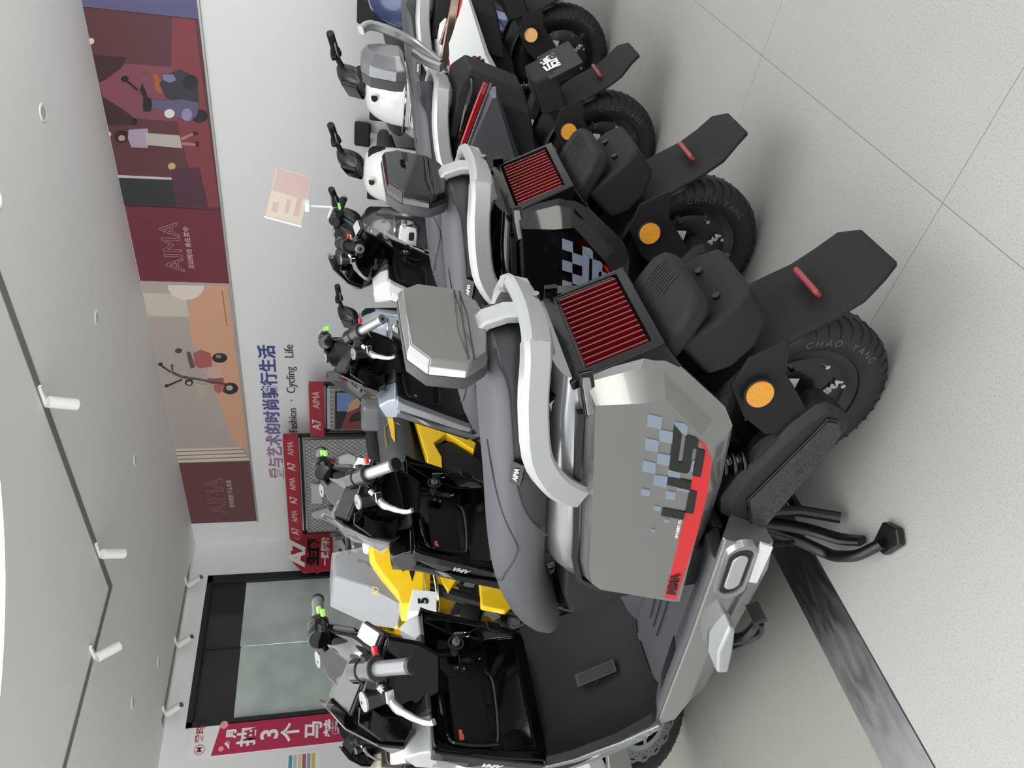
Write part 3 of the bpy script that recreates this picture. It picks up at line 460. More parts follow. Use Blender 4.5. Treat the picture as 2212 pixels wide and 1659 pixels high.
def wheel(parent, c, R, w, hubr, kind='motor', st=None, tyre='rear_tyre', side=1, words=True):
    """tyre in the xz plane centred at c"""
    T = st.bm if st else (lambda b: b)
    cx, cy, cz = c; rr = hubr+.018
    bm = B()
    prof = [(-w*.62, rr), (-w*.86, rr+.012), (-w, rr+(R-rr)*.45), (-w*.97, R-.028), (-w*.78, R-.010), (-w*.4, R-.0015), (0, R), (w*.4, R-.0015), (w*.78, R-.010), (w*.97, R-.028), (w, rr+(R-rr)*.45), (w*.86, rr+.012), (w*.62, rr)]
    lathe(bm, prof, c, n=72, cap=False)
    ty = obj(tyre, T(bm), RUB, parent, ang=60)
    # tread grooves as thin dark raised sipes
    bm = B(); n = 44
    for i in range(n):
        a = 2*PI*i/n
        for sg in (-1, 1):
            pts = []
            for u, da in ((.12, 0), (.45, .05), (.8, .075), (.95, .08)):
                r = R-.0002 - (0 if u < .5 else (.0085 if u < .9 else .026))
                pts.append((cx+r*math.cos(a+da), cy+sg*w*u, cz+r*math.sin(a+da)))
            bar(bm, pts, .0025, .0016, upv=(math.cos(a), 0, math.sin(a)))
    obj('tread_groove', T(bm), M('tread shadow rubber', '0c0c0d', .8), ty, ang=60)
    if words:
        for a0, wd in ((2.85, 'CHAO YANG'), (2.85+PI, 'CHAO YANG')):
            for i, ch in enumerate(wd):
                if ch == ' ': continue
                a = a0+i*.125; r = rr+(R-rr)*.46
                if st is None:
                    text('sidewall_letter', ch, .021, M('sidewall lettering', '505052', .6), ty, (cx+r*math.cos(a), cy+w*1.0+.0004, cz+r*math.sin(a)), (-math.sin(a), 0, math.cos(a)), (math.cos(a), 0, math.sin(a)), depth=.0006)
    if kind == 'motor':
        bm = B(); lathe(bm, [(-w*.7, rr), (-w*.55, hubr-.004), (-w*.75, hubr-.03), (-w*.8, .03), (w*.8, .03), (w*.75, hubr-.03), (w*.55, hubr-.004), (w*.7, rr+.004), (w*.62, rr+.008), (-w*.62, rr+.008)], c, n=56)
        hb = obj('hub_motor', T(bm), HUB, parent, ang=30)
        bm = B(); tor = [(w*.60, rr+.0), (w*.74, rr+.004), (w*.74, rr+.009), (w*.62, rr+.012)]; lathe(bm, tor, c, n=56, cap=False); obj('rim_edge', T(bm), DEEP, hb)
        for i in range(8):
            a = 2*PI*i/8+.3; r = hubr-.012
            bm = B(); cyl(bm, (cx+r*math.cos(a), cy+w*.55, cz+r*math.sin(a)), (cx+r*math.cos(a), cy+w*.78, cz+r*math.sin(a)), .005, 10); obj('bolt', T(bm), CHROME, hb)
        bm = B(); cyl(bm, (cx, cy+w*.7, cz), (cx, cy+w*1.25, cz), .021, 24); cyl(bm, (cx, cy-w*1.25, cz), (cx, cy-w*.7, cz), .021, 24); obj('axle_nut', T(bm), WTXT, hb, bev=.002)
        a = -1.02
        if st is None:
            text('hub_words', 'AIMA', .023, M('silver print', 'c8c8c8', .4), hb, (cx-.042, cy+w*.825, cz-.058), (-.83, 0, -.56), (-.56, 0, .83), depth=.0008, bold=.001)
            bm = B(); box(bm, (cx-.055, cy+w*.805, cz+.035), (.026, .001, .026)); obj('white_label', bm, PAPER, hb)
    else:
        bm = B(); lathe(bm, [(-.016, rr+.006), (-.022, rr-.012), (-.01, rr-.016), (.01, rr-.016), (.022, rr-.012), (.016, rr+.006)], c, n=48, cap=False)
        for i in range(5):
            a = 2*PI*i/5+.4
            tube(bm, [(cx+.02*math.cos(a), cy, cz+.02*math.sin(a)), (cx+(rr-.012)*math.cos(a+.15), cy, cz+(rr-.012)*math.sin(a+.15))], [.018, .010], 8, k=1)
        lathe(bm, [(-.04, .03), (.04, .03)], c, n=24)
        obj('alloy_rim', T(bm), DEEP, parent)
        # wavy brake disc
        bm = B(); N = 96; ro = .132 if st else .108; ri = .098 if st else .078; yo = .014 if st else 0; rings = []
        V = []
        for i in range(N):
            a = 2*PI*i/N; ra = ro+.0035*(1 if math.sin(a*16) > 0 else -1)*min(1, abs(math.sin(a*16))*2.5)
            V.append([(cx+r*math.cos(a), cy+y, cz+r*math.sin(a)) for r, y in ((ri, .043+yo), (ra, .043+yo), (ra, .047+yo), (ri, .047+yo))])
        loft(bm, V, cap=False, loop=True)
        d = obj('brake_disc', T(bm), STEEL, parent)
        bm = B()
        for i in range(48):
            a = 2*PI*i/48; r = ri+.009+.007*(i % 2)
            cyl(bm, (cx+r*math.cos(a), cy+.0462+yo, cz+r*math.sin(a)), (cx+r*math.cos(a), cy+.0476+yo, cz+r*math.sin(a)), .002, 8)
        for i in range(16):
            a = 2*PI*(i+.2)/16; tube(bm, [(cx+(ro-.009)*math.cos(a+t), cy+.0474+yo, cz+(ro-.009)*math.sin(a+t)) for t in (-.06, 0, .06)], .0022, 6, k=1)
        obj('disc_slots', T(bm), DEEP, d)
        bm = B(); lathe(bm, [(.0425+yo, ri), (.0475+yo, ri), (.047+yo, ri-.014), (.043+yo, ri-.014)], c, n=48, cap=False)
        for i in range(5):
            a = 2*PI*i/5; bar(bm, [(cx+.03*math.cos(a), cy+.045+yo, cz+.03*math.sin(a)), (cx+(ri-.006)*math.cos(a), cy+.045+yo, cz+(ri-.006)*math.sin(a))], .012, .004, upv=(0, 1, 0))
        obj('disc_carrier', T(bm), ALU, d)
    return ty
def seat_mesh(stations, n=24, sub=1):
    bm = B(); rings = []
    for x, zt, zb, hw, e in stations:
        zc = (zt+zb)/2; rings.append([(x, a, z) for a, z in sellipse(n, hw, (zt-zb)/2, e, 0, zc)])
    loft(bm, rings); return bm
def sticker(name, poly, y, mat, parent, th=.0008):
    bm = B(); prism(bm, poly, y-.002, y+th); return obj(name, bm, mat, parent, ang=10)
S_ = [(-0.082, 0.544), (-0.06, 0.523), (0.007, 0.509), (0.011, 0.506), (0.011, 0.5), (0.006, 0.5), (-0.053, 0.513), (-0.056, 0.511), (-0.05, 0.492), (-0.044, 0.486), (-0.024, 0.482), (-0.017, 0.464), (0.05, 0.45), (0.051, 0.453), (0.047, 0.467), (-0.02, 0.481), (-0.025, 0.487), (-0.022, 0.49), (0.032, 0.478), (0.039, 0.48), (0.04, 0.484), (0.029, 0.517), (0.025, 0.521)]
U_ = [(0.047, 0.516), (0.062, 0.465), (0.085, 0.459), (0.092, 0.443), (0.154, 0.43), (0.155, 0.433), (0.151, 0.448), (0.172, 0.446), (0.157, 0.496), (0.135, 0.499), (0.15, 0.448), (0.088, 0.46), (0.085, 0.462), (0.069, 0.512)]
SQ = [[(-0.107, 0.599), (-0.099, 0.572), (-0.071, 0.565), (-0.079, 0.593)], [(-0.071, 0.567), (-0.064, 0.541), (-0.036, 0.534), (-0.043, 0.56)], [(-0.051, 0.587), (-0.044, 0.561), (-0.016, 0.555), (-0.023, 0.581)], [(-0.014, 0.554), (-0.007, 0.528), (0.021, 0.522), (0.013, 0.548)], [(0.004, 0.575), (0.012, 0.55), (0.041, 0.543), (0.031, 0.57)], [(0.042, 0.543), (0.048, 0.516), (0.078, 0.51), (0.068, 0.538)], [(0.078, 0.558), (0.083, 0.54), (0.101, 0.537), (0.096, 0.555)], [(0.087, 0.506), (0.092, 0.486), (0.114, 0.481), (0.109, 0.502)], [(0.127, 0.519), (0.131, 0.505), (0.144, 0.502), (0.141, 0.516)], [(0.168, 0.486), (0.171, 0.475), (0.181, 0.473), (0.178, 0.484)], [(0.197, 0.504), (0.199, 0.496), (0.208, 0.494), (0.206, 0.502)], [(0.03, 0.52), (0.039, 0.494), (0.054, 0.49), (0.047, 0.516)], [(-0.089, 0.546), (-0.084, 0.526), (-0.077, 0.518), (-0.055, 0.512), (-0.06, 0.523), (-0.082, 0.544)], [(0.008, 0.481), (0.008, 0.476), (0.037, 0.471), (0.035, 0.477)], [(0.079, 0.487), (0.087, 0.46), (0.093, 0.459), (0.086, 0.485)]]
REDP = [(0.44, .403), (0.213, .437), (0.151, 0.447), (0.155, 0.43), (0.092, 0.443), (0.085, 0.459), (0.047, 0.467), (0.051, 0.449), (-0.017, 0.464), (-0.043, 0.486), (-.034, .47), (-0.015, 0.457), (0.005, 0.444), (0.026, 0.437), (0.103, 0.418), (0.215, 0.400), (.452, .372)]

def reflector(parent, c, r, nrm, mat=AMBER, name='side_reflector'):
    t = obj
    N = Vector(nrm).normalized(); p = Vector(c)
    bm = B(); cyl(bm, p-N*.03, p+N*.004, r*1.12, 28); h = obj(name, bm, MATTE2, parent, bev=.002)
    bm = B(); cyl(bm, p, p+N*.007, r, 28); obj('amber_lens', bm, mat, h, bev=.0015)
def dimples(parent, poly, y, mat):
    def ins(x, z):
        c = False; n = len(poly)
        for i in range(n):
            (x1, z1), (x2, z2) = poly[i], poly[(i+1) % n]
            if (z1 > z) != (z2 > z) and x < (x2-x1)*(z-z1)/(z2-z1)+x1: c = not c
        return c
    bm = B(); u = Vector((.94, -.0, .0)); k = 0
    for i in range(70):
        for j in range(26):
            x = -.07+.0052*i+(.0026 if j % 2 else 0); z = .14+.0056*j; 
            if not (ins(x+.002, z) and ins(x-.002, z) and ins(x, z+.003) and ins(x, z-.003)): continue
            t = bm.verts.new((x, y+.0016, z)); q = [bm.verts.new((x+a, y-.0002, z+b)) for a, b in ((.0021, 0), (0, .0023), (-.0021, 0), (0, -.0023))]
            for m in range(4): bm.faces.new((q[m], q[(m+1) % 4], t))
    return obj('dimple_texture', bm, M('shiny dimple black', '2a2a2c', .25, 0, .5), parent, ang=10)
def handlebar(root, st, cowl, gripm, capm, visor=True, film=False, display=SCREEN):
    Tb = st.bm
    for sg, nm in ((1, 'left'), (-1, 'right')):
        o0 = Vector((.842, sg*.343, 1.036)); i0 = Vector((.874, sg*.215, 1.076)); D = (o0-i0).normalized()
        bm = B(); cyl(bm, i0, o0, .0175, 24); g = obj('grip', Tb(bm), gripm, root, bev=.003)
        bm = B(); cyl(bm, o0-D*.004, o0+D*.01, .0195, 24); e = obj('grip_end', Tb(bm), capm, g, bev=.002)
        bm = B(); cyl(bm, o0+D*.0095, o0+D*.0112, .006, 16); obj('end_screw', Tb(bm), DEEP, g)
        bm = B(); cyl(bm, i0+D*.012, i0-D*.006, .03, 24); cyl(bm, i0-D*.006, i0-D*.05, .026, 24); obj('switch_collar', Tb(bm), M('satin black plastic', '232325', .3, 0, .3), root, bev=.004)
        bm = B(); cyl(bm, i0-D*.04, i0-D*.075, .030, 24); obj('collar_ring', Tb(bm), BLACK, root, bev=.004)
        # switches
        q = i0+Vector((-.028, 0, -.002)); bm = B(); box(bm, q+D*-.02+Vector((0, 0, .006)), (.014, .034, .02)); sw = obj('switch_block', Tb(bm), MATTE, root, bev=.003)
        for k, mt in enumerate((GREEN, GREEN) if sg < 0 else (RED,)):
            bm = B(); box(bm, q+Vector((-.014, -.03*sg*k*1.2, -.004)), (.02, .016, .012)); obj('switch_button', Tb(bm), mt, sw, bev=.003)
        bm = B(); tube(bm, [i0-D*.06, (.915, sg*.15, 1.055), (.955, sg*.08, 1.01), (.96, 0, .995)], .012, 12); obj('handlebar', Tb(bm), DEEP, root)
        # brake lever and reservoir
        m0 = Vector((.945, sg*.205, 1.05))
        bm = B(); cyl(bm, m0+Vector((.008, -sg*.022, -.01)), m0+Vector((.01, -sg*.026, .046)), .0225, 24); rs = obj('brake_reservoir', Tb(bm), M('reservoir black', '141416', .35), root, bev=.003)
        bm = B(); cyl(bm, m0+Vector((.01, -sg*.026, .045)), m0+Vector((.01, -sg*.026, .052)), .024, 24); cp = obj('reservoir_cap', Tb(bm), ALU, rs, bev=.002)
        bm = B(); cyl(bm, m0+Vector((.014, -sg*.034, .052)), m0+Vector((.014, -sg*.034, .0528)), .004, 10); obj('sight_glass', Tb(bm), DEEP, rs)
        bm = B(); tube(bm, [i0-D*.045, m0+Vector((0, -sg*.01, .0))], .012, 10, k=1); box(bm, m0+Vector((0, 0, .0)), (.03, .045, .022)); obj('lever_bracket', Tb(bm), CHROME, root, bev=.003)
        bm = B(); bar(bm, [m0+Vector((.004, sg*.0, -.004)), m0+Vector((.022, sg*.03, -.006)), m0+Vector((.032, sg*.07, -.018)), m0+Vector((.040, sg*.105, -.034)), m0+Vector((.040, sg*.130, -.046)), m0+Vector((.034, sg*.142, -.05))], .016, .011, k=3, ws=[1.7, 1.5, 1.1, .9, .8, .9]); obj('brake_lever', Tb(bm), ALU, root, ang=50)
        # cowl wing plate
        bm = B()
        P = [(.885, sg*.205, 1.093), (.935, sg*.18, 1.102), (.985, sg*.115, 1.10), (1.01, sg*.075, 1.082), (.90, sg*.072, 1.01), (.875, sg*.12, 1.005), (.868, sg*.19, 1.05)]
        Q = [(p[0]+.03, p[1], p[2]-.028) for p in P]
        loft(bm, [P, Q]); obj('cowl_wing', Tb(bm), cowl, root, bev=.006)
    bm = B(); rings = []
    for y, x, z, a, b in ((-.2, .9, 1.06, .02, .02), (-.15, .92, 1.045, .04, .03), (-.07, .95, 1.01, .07, .035), (0, .955, 1.005, .075, .035), (.07, .95, 1.01, .07, .035), (.15, .92, 1.045, .04, .03), (.2, .9, 1.06, .02, .02)):
        rings.append([(p, y, q) for p, q in sellipse(16, a, b, 2.6, x, z)])
    loft(bm, rings); obj('handlebar_cowl', Tb(bm), BLACK, root, ang=50)
    bm = B()
    loft(bm, [[(x, y, z) for x, y, z in r] for r in (
        [(.86, -.07, .985), (.86, .07, .985), (1.03, .08, 1.06), (1.03, -.08, 1.06)],
        [(.9, -.075, .90), (.9, .075, .90), (1.06, .08, .93), (1.06, -.08, .93)],
        [(.955, -.06, .835), (.955, .06, .835), (1.06, .06, .85), (1.06, -.06, .85)])])
    obj('steering_column_cover', Tb(bm), BLACK, root, bev=.012)
    # inclined display
    a, b_ = Vector((.850, 0, .994)), Vector((1.026, 0, 1.104)); u = (b_-a).normalized(); n_ = Vector((-u.z, 0, u.x))
    mid = (a+b_)/2; L = (b_-a).length
    R3 = Matrix((( u.x, 0, n_.x), (0, 1, 0), (u.z, 0, n_.z)))
    bm = B(); box(bm, mid-n_*.008, (L+.006, .132, .014), R3); d = obj('display_housing', Tb(bm), DEEP, root, bev=.006)
    bm = B(); box(bm, mid+n_*.0005, (L-.006, .122, .004), R3); obj('display_screen', Tb(bm), display, d, bev=.002)
    bm = B(); box(bm, mid+n_*.004-u*(L*.3), (L*.36, .118, .0015), R3); obj('protective_film', Tb(bm), M('milky film', 'eceff2', .2, 0, .3, alpha=.75), d)
    # visor and headlamp
    if visor:
        pr = [(1.01, .055, 1.08), (1.03, .115, 1.10), (1.075, .15, 1.06), (1.10, .15, 1.0), (1.09, .12, .965), (1.1, .05, .93)]
        ringA = [(x, y, z) for x, y, z in pr]+[(x, -y, z) for x, y, z in reversed(pr)]
        ringB = [(x-.045, y*.8, z-.02) for x, y, z in ringA]
        bm = B(); loft(bm, [[(x+.02, y*.9, z+.002) for x, y, z in ringA], ringA, ringB, [(x-.02, y*.5, z-.01) for x, y, z in ringB]], cap=True); obj('headlamp_housing', Tb(bm), BLACK, root, bev=.004)
        sh = [(1.018, .04, 1.142), (1.04, .105, 1.13), (1.085, .155, 1.07), (1.115, .155, 1.005), (1.12, .10, .95), (1.13, .04, .92)]
        A = [(x, y, z) for x, y, z in sh]+[(x, -y, z) for x, y, z in reversed(sh)]
        bm = B(); loft(bm, [[(x-.008, y, z) for x, y, z in A], A, [(x+.022, y*.72, z*.4+1.035*.6) for x, y, z in A]], cap=True); obj('windscreen', Tb(bm), SMOKE, root, bev=.003)
        if film:
            bm = B(); loft(bm, [[(x-.012, y*1.05, z*1.003) for x, y, z in A], [(x+.03, y*.85, z*.5+1.04*.5) for x, y, z in A]], cap=True); obj('plastic_wrap', Tb(bm), FILM, root)
def front_end(root, st, fender, kind='disc', R=.195, fx=1.32):
    Tb = st.bm
    wheel(root, (fx, 0, R), R, .047, .118, kind, st, 'front_tyre', words=False)
    for sg in (1, -1):
        bm = B(); tube(bm, [(fx-.0, sg*.075, R), (fx-.06, sg*.07, R+.12), (fx-.075, sg*.065, .37)], [.02, .022, .016], 12, k=1); obj('fork_leg', Tb(bm), M('fork grey', '3a3b3d', .35, .4), root)
    bm = B(); cyl(bm, (fx, -.09, R), (fx, .09, R), .011, 12); obj('front_axle', Tb(bm), STEEL, root)
    bm = B(); prism(bm, [(fx-.07, .30), (fx+.02, .32), (fx+.02, .27), (fx-.05, .26)], .05, .085); obj('brake_caliper', Tb(bm), M('fork grey'), root, bev=.006)
    # front mudguard
    bm = B(); rings = []
    for i in range(15):
        a = math.radians(8+95*i/14); r = R+.022
        w_ = .062
        rings.append([(fx+(r+dr)*math.cos(a), y, R+(r+dr)*math.sin(a)) for y, dr in ((-w_, -.05), (-w_, -.005), (-w_*.6, .012), (w_*.6, .012), (w_, -.005), (w_, -.05), (w_-.006, -.05), (w_-.006, -.01), (w_*.6, .006), (-w_*.6, .006), (-w_+.006, -.01), (-w_+.006, -.05))])
    loft(bm, rings); obj('front_mudguard', Tb(bm), fender, root, ang=40)
    bm = B(); prism(bm, [(fx+.0, .37), (fx+.10, .37), (fx+.15, .32), (fx+.12, .285), (fx+.02, .30)], .066, .084); obj('mudguard_panel', Tb(bm), GREY, root, bev=.004)
    bm = B(); prism(bm, [(fx-.04, .34), (fx+.07, .36), (fx+.11, .30), (fx+.04, .255), (fx-.03, .25)], -.082, -.058); obj('mudguard_panel', Tb(bm), GREY, root, bev=.004)

BROWNC = M('tinted chrome', '8d7a70', .15, .9)
def sport_scooter(loc, head, label, body, tubm, squares, letters, backm, tail='grille', steer=math.radians(45.7), rail=SILV, spare=(), shieldm=SILV, innerm=BLACK, cowl=BLACK, grip=M('grey grip rubber', '77797b', .35, .4), gripcap=DEEP, film=False, words=True, group=None, edgem=None, scale=1.):
    edgem_ = edgem or innerm; edw = .232 if edgem else .209
    r = thing('electric_scooter', label, 'electric scooter', (loc[0], loc[1], 0), math.radians(90+head), group)
    st = Steer(.944, steer)
    r.scale = (scale,)*3
    # --- rear wheel
    wheel(r, (0, 0, .2), .2, .05, .112)
    # --- side panels
    O = [(-.139, .704, .118), (-.081, .700, .148), (.052, .672, .15), (.32, .621, .15), (.385, .600, .146), (.41, .572, .142), (.47, .385, .15), (.477, .347, .15), (.222, .362, .155), (.10, .378, .158), (-.048, .408, .155), (-.085, .432, .145), (-.18, .562, .118), (-.195, .600, .116)]
    I = [(-.125, .695), (-.08, .686), (.05, .658), (.315, .606), (.368, .588), (.393, .563), (.455, .388), (.462, .36), (.222, .398), (.11, .418), (.0, .442), (-.052, .482), (-.135, .575), (-.128, .62)]
    if tail == 'wedge':
        O = [(-.215, .652, .135), (-.05, .700, .148), (.052, .685, .15), (.32, .621, .15), (.385, .600, .146), (.41, .572, .142), (.47, .385, .15), (.477, .347, .15), (.222, .362, .155), (.10, .43, .158), (-.026, .525, .15), (-.222, .625, .135)]
        I = [(-.205, .642), (-.05, .686), (.05, .67), (.315, .606), (.368, .588), (.393, .563), (.455, .388), (.462, .36), (.222, .398), (.11, .45), (-.02, .54), (-.21, .63)]
    for sg in (1, -1):
        bm = B()
        loft(bm, [[(x, sg*(y-.014), z) for x, z, y in O], [(x, sg*(y-.006), z) for x, z, y in O], [(x*.5+a*.5, sg*(y+.010), z*.5+b*.5) for (x, z, y), (a, b) in zip(O, I)], [(a, sg*.178, b) for a, b in I]])
        p = obj('side_panel', bm, body, r, ang=18)
        if tail == 'wedge': continue
        yy = .178*sg
        for q in SQ: sticker('checker_sticker', q, yy+(.0012 if sg > 0 else -.0), squares, p)
        sticker('red_stripe', REDP, yy+(.0004 if sg > 0 else .0006), RED, p)
        sticker('sticker_letter_u', U_, yy+(.002 if sg > 0 else -.001), letters, p); sticker('sticker_letter_s', S_, yy+(.002 if sg > 0 else -.001), letters, p)
        if sg > 0:
            text('stripe_words', 'AIMA', .032, M('dark print', '2a1416', .5), p, (.392, .1815, .397), (-1, 0, .16), (.16, 0, 1), depth=.0005, bold=.0008, shear=.1)
            text('small_code', 'AM1200DT-7D', .009, WTXT, p, (.2, .1815, .4475), (-1, 0, .16), (.16, 0, 1), depth=.0004)
    # panel flank that joins the seat tub (silver tub)
    bm = B(); rings = []
    for x, zt, zb, hw in ((-.13, .735, .69, .118), (-.06, .735, .68, .14), (.1, .715, .65, .15), (.25, .69, .62, .15), (.36, .66, .585, .142), (.42, .62, .54, .12), (.46, .585, .5, .09)):
        rings.append([(x, a, z) for a, z in sellipse(20, hw, (zt-zb)/2+.02, 3.2, 0, (zt+zb)/2-.01)])
    loft(bm, rings); obj('seat_tub', bm, tubm, r, ang=50)
    bm = B()
    loft(bm, [[(x, sg*.152, z+.006) for x, z in ((-.085, .705), (.055, .68), (.32, .628), (.395, .602), (.43, .55), (.485, .36))]+[(x, sg*.152, z+.0) for x, z in ((.478, .358), (.422, .55), (.388, .598), (.32, .622), (.055, .674), (-.085, .699))] for sg in (.93, 1.02)])
    obj('panel_seam', bm, DEEP, r)
    # body core under the seat: dark plastic front apron
    bm = B(); prism(bm, [(-.09, .66), (-.07, .72), (.3, .64), (.52, .60), (.60, .565), (.55, .47), (.48, .34), (.45, .31), (.2, .33), (.0, .42), (-.12, .54)], -.108, .108)
    obj('body_core', bm, MATTE, r, bev=.012)
    bm = B(); rings = []
    for x, z, w_ in ((.675, .57, .03), (.62, .55, .08), (.56, .47, .10), (.51, .38, .12), (.48, .29, .13)):
        rings.append([(x, -w_, z), (x, w_, z), (x-.16, w_+.01, z-.0), (x-.16, -w_-.01, z-.0)])
    loft(bm, rings); obj('front_apron', bm, MATTE, r, bev=.015, seg=3)
    # --- seat
    sm_ = [(-.162, .81, .785, .02, 2.4), (-.158, .835, .775, .05, 2.6), (-.148, .852, .766, .08, 2.8), (-.13, .860, .76, .10, 3), (-.10, .857, .747, .122, 3.2), (-.03, .846, .73, .14, 3.2), (.07, .834, .712, .152, 3.2), (.2, .808, .69, .15, 3), (.3, .79, .672, .142, 2.8), (.42, .773, .652, .128, 2.5), (.52, .752, .622, .122, 2.3), (.6, .722, .59, .12, 2.3), (.67, .672, .562, .108, 2.3), (.715, .61, .552, .08, 2.2), (.728, .585, .56, .04, 2)]
    bm = seat_mesh(sm_, 28); s = obj('seat', bm, SEAT2, r, sub=1)
    # stitched seams following the shoulder of the cushion
    for pts in ([(-0.147, 0.06, 0.845), (-0.135, 0.088, 0.842), (-0.119, 0.106, 0.83), (-0.092, 0.121, 0.822), (-0.054, 0.131, 0.815), (-0.014, 0.14, 0.808), (0.041, 0.147, 0.798), (0.092, 0.151, 0.786), (0.15, 0.151, 0.765), (0.199, 0.15, 0.738), (.245, .147, .70)],
                [(0.049, 0.075, 0.834), (0.088, 0.096, 0.826), (0.136, 0.11, 0.813), (0.184, 0.125, 0.797), (0.226, 0.137, 0.779), (0.264, 0.142, 0.76), (0.295, 0.141, 0.75), (0.346, 0.131, 0.75), (0.41, 0.111, 0.753), (0.48, 0.081, 0.75), (.54, .02, .745)]):
        for sg in (1, -1):
            bm = B(); tube(bm, [(x, sg*y*.985, z-.0005) for x, y, z in pts], .0022, 6); obj('stitched_seam', bm, STITCH, s)
    bm = B(); box(bm, (.055, .151, .79), (.052, .012, .022), EU(35, 0, 0)); tg = obj('brand_tag', bm, DEEP, s)
    text('tag_words', 'AIMA', .013, WTXT, tg, (.055, .1575, .7945), (-1, 0, .0), (0, -.57, .82), depth=.0006)
    # --- tail
    if tail == 'grille':
        fr = [(-.12, .122, .722), (-.205, .118, .575), (-.205, -.118, .575), (-.12, -.122, .722)]
        n_ = Vector((-.9, 0, .42)).normalized()
        bm = B(); outer = fr; inner = [(-.138, .106, .698), (-.196, .104, .592), (-.196, -.104, .592), (-.138, -.106, .698)]
        o_ = [Vector(p)+n_*.006 for p in outer]; i_ = [Vector(p)+n_*.008 for p in inner]; d_ = [Vector(p)-n_*.03 for p in inner]; ob = [Vector(p)-n_*.06 for p in outer]
        loft(bm, [ob, o_, i_, d_], cap=True); tl = obj('tail_grille', bm, SATB, r, bev=.003)
        bm = B(); loft(bm, [[Vector(p)-n_*.018 for p in inner], [Vector(p)-n_*.022 for p in inner]]); obj('red_lamp_backing', bm, M('lamp backing', '1c0406', .7), tl)
        T0 = Vector(inner[0]); B0 = Vector(inner[1]); T1 = Vector(inner[3]); B1 = Vector(inner[2]); first = None
        for k in range(14):
            f = (k+.55)/14.2; a = T0.lerp(T1, f); b = B0.lerp(B1, f); u = (b-a).normalized()
            bm = B(); h = .0042
            P = [a+u*.006-Vector((0, h*.4, 0)), a+u*.006+Vector((0, h*.4, 0)), b-u*.004+Vector((0, h*.4, 0)), b-u*.004-Vector((0, h*.4, 0))]
            loft(bm, [[p-n_*.02 for p in P], [p+n_*.004 for p in P]]); obj('red_louvre', bm, M('dark red louvre', '650c12', .3, 0, .4), tl)
        # top cap between rail and grille
        bm = B(); loft(bm, [[(-.12, y, .718) for y in (-.115, .115)]+[(-.11, y, .69) for y in (.115, -.115)], [(-.06, y, .752) for y in (-.10, .10)]+[(-.06, y, .69) for y in (.11, -.11)], [(-.02, y, .755) for y in (-.10, .10)]+[(-.02, y, .69) for y in (.11, -.11)]]); obj('tail_cap', bm, BLACK, r, bev=.008)
        for sg in (1, -1):
            bm = B(); bar(bm, [(-.155, sg*.128, .706), (-.085, sg*.156, .688)], .010, .026, upv=(0, 0, 1)); t_ = obj('turn_signal', bm, BLACK, r, bev=.003)
            bm = B(); bar(bm, [(-.148, sg*.134, .705), (-.092, sg*.1625, .690)], .004, .014, upv=(0, 0, 1)); obj('signal_lens', bm, M('grey signal lens', '6e7072', .3, 0, .4), t_)
        bm = B(); loft(bm, [[(-.205, y, .575) for y in (-.118, .118)]+[(-.15, y, .52) for y in (.12, -.12)], [(-.1, y, .6) for y in (-.118, .118)]+[(-.1, y, .52) for y in (.12, -.12)]]); obj('tail_underside', bm, BLACK, r, bev=.006)
    # --- plate brackets
    if tail == 'grille':
        bm = B()
        sec = lambda y, dx=0: None
        P = [(-.185, .595), (-.235, .597), (-.30, .574), (-.318, .556), (-.312, .54), (-.285, .548), (-.235, .56), (-.17, .555)]
        wid = [.085, .095, .075, .045]
        loft(bm, [[(-.15, -.095, .575), (-.15, .095, .575), (-.15, .098, .53), (-.15, -.098, .53)], [(-.205, -.098, .557), (-.205, .098, .557), (-.20, .10, .515), (-.20, -.10, .515)], [(-.25, -.094, .541), (-.25, .094, .541), (-.24, .096, .50), (-.24, -.096, .50)], [(-.275, -.075, .528), (-.275, .075, .528), (-.262, .078, .490), (-.262, -.078, .490)]])
        pb = obj('rear_spoiler', bm, MATTE, r, bev=.014, seg=3)
        bm = B()
        for k in range(9):
            y = -.055+.0075*k; bar(bm, [(-.19, y*1.1, .5625), (-.25, y, .5425), (-.268, y*.95, .5335)], .0012, .002)
        obj('grip_lines', bm, SEATD, pb)
        bm = B()
        loft(bm, [[(-.175, -.088, .53), (-.175, .088, .53), (-.12, .10, .46), (-.12, -.10, .46)], [(-.222, -.09, .492), (-.222, .09, .492), (-.14, .10, .42), (-.14, -.10, .42)], [(-.262, -.088, .455), (-.262, .088, .455), (-.18, .095, .39), (-.18, -.095, .39)], [(-.29, -.068, .428), (-.29, .068, .428), (-.235, .08, .375), (-.235, -.08, .375)]])
        pl = obj('plate_bracket', bm, MATTE, r, bev=.012, seg=3)
        for y in (.05, -.05):
            bm = B(); box(bm, (-.228, y, .494), (.03, .034, .018), EU(0, -42, 0)); nb = obj('plate_lug', bm, MATTE, pl, bev=.003)
            bm = B(); cyl(bm, (-.230, y, .496), (-.2355, y, .5015), .006, 12); obj('lug_hole', bm, DEEP, pl)
            bm = B(); cyl(bm, (-.25, y*.8, .466), (-.2545, y*.8, .4695), .007, 12); obj('plate_screw', bm, DEEP, pl)
    else:
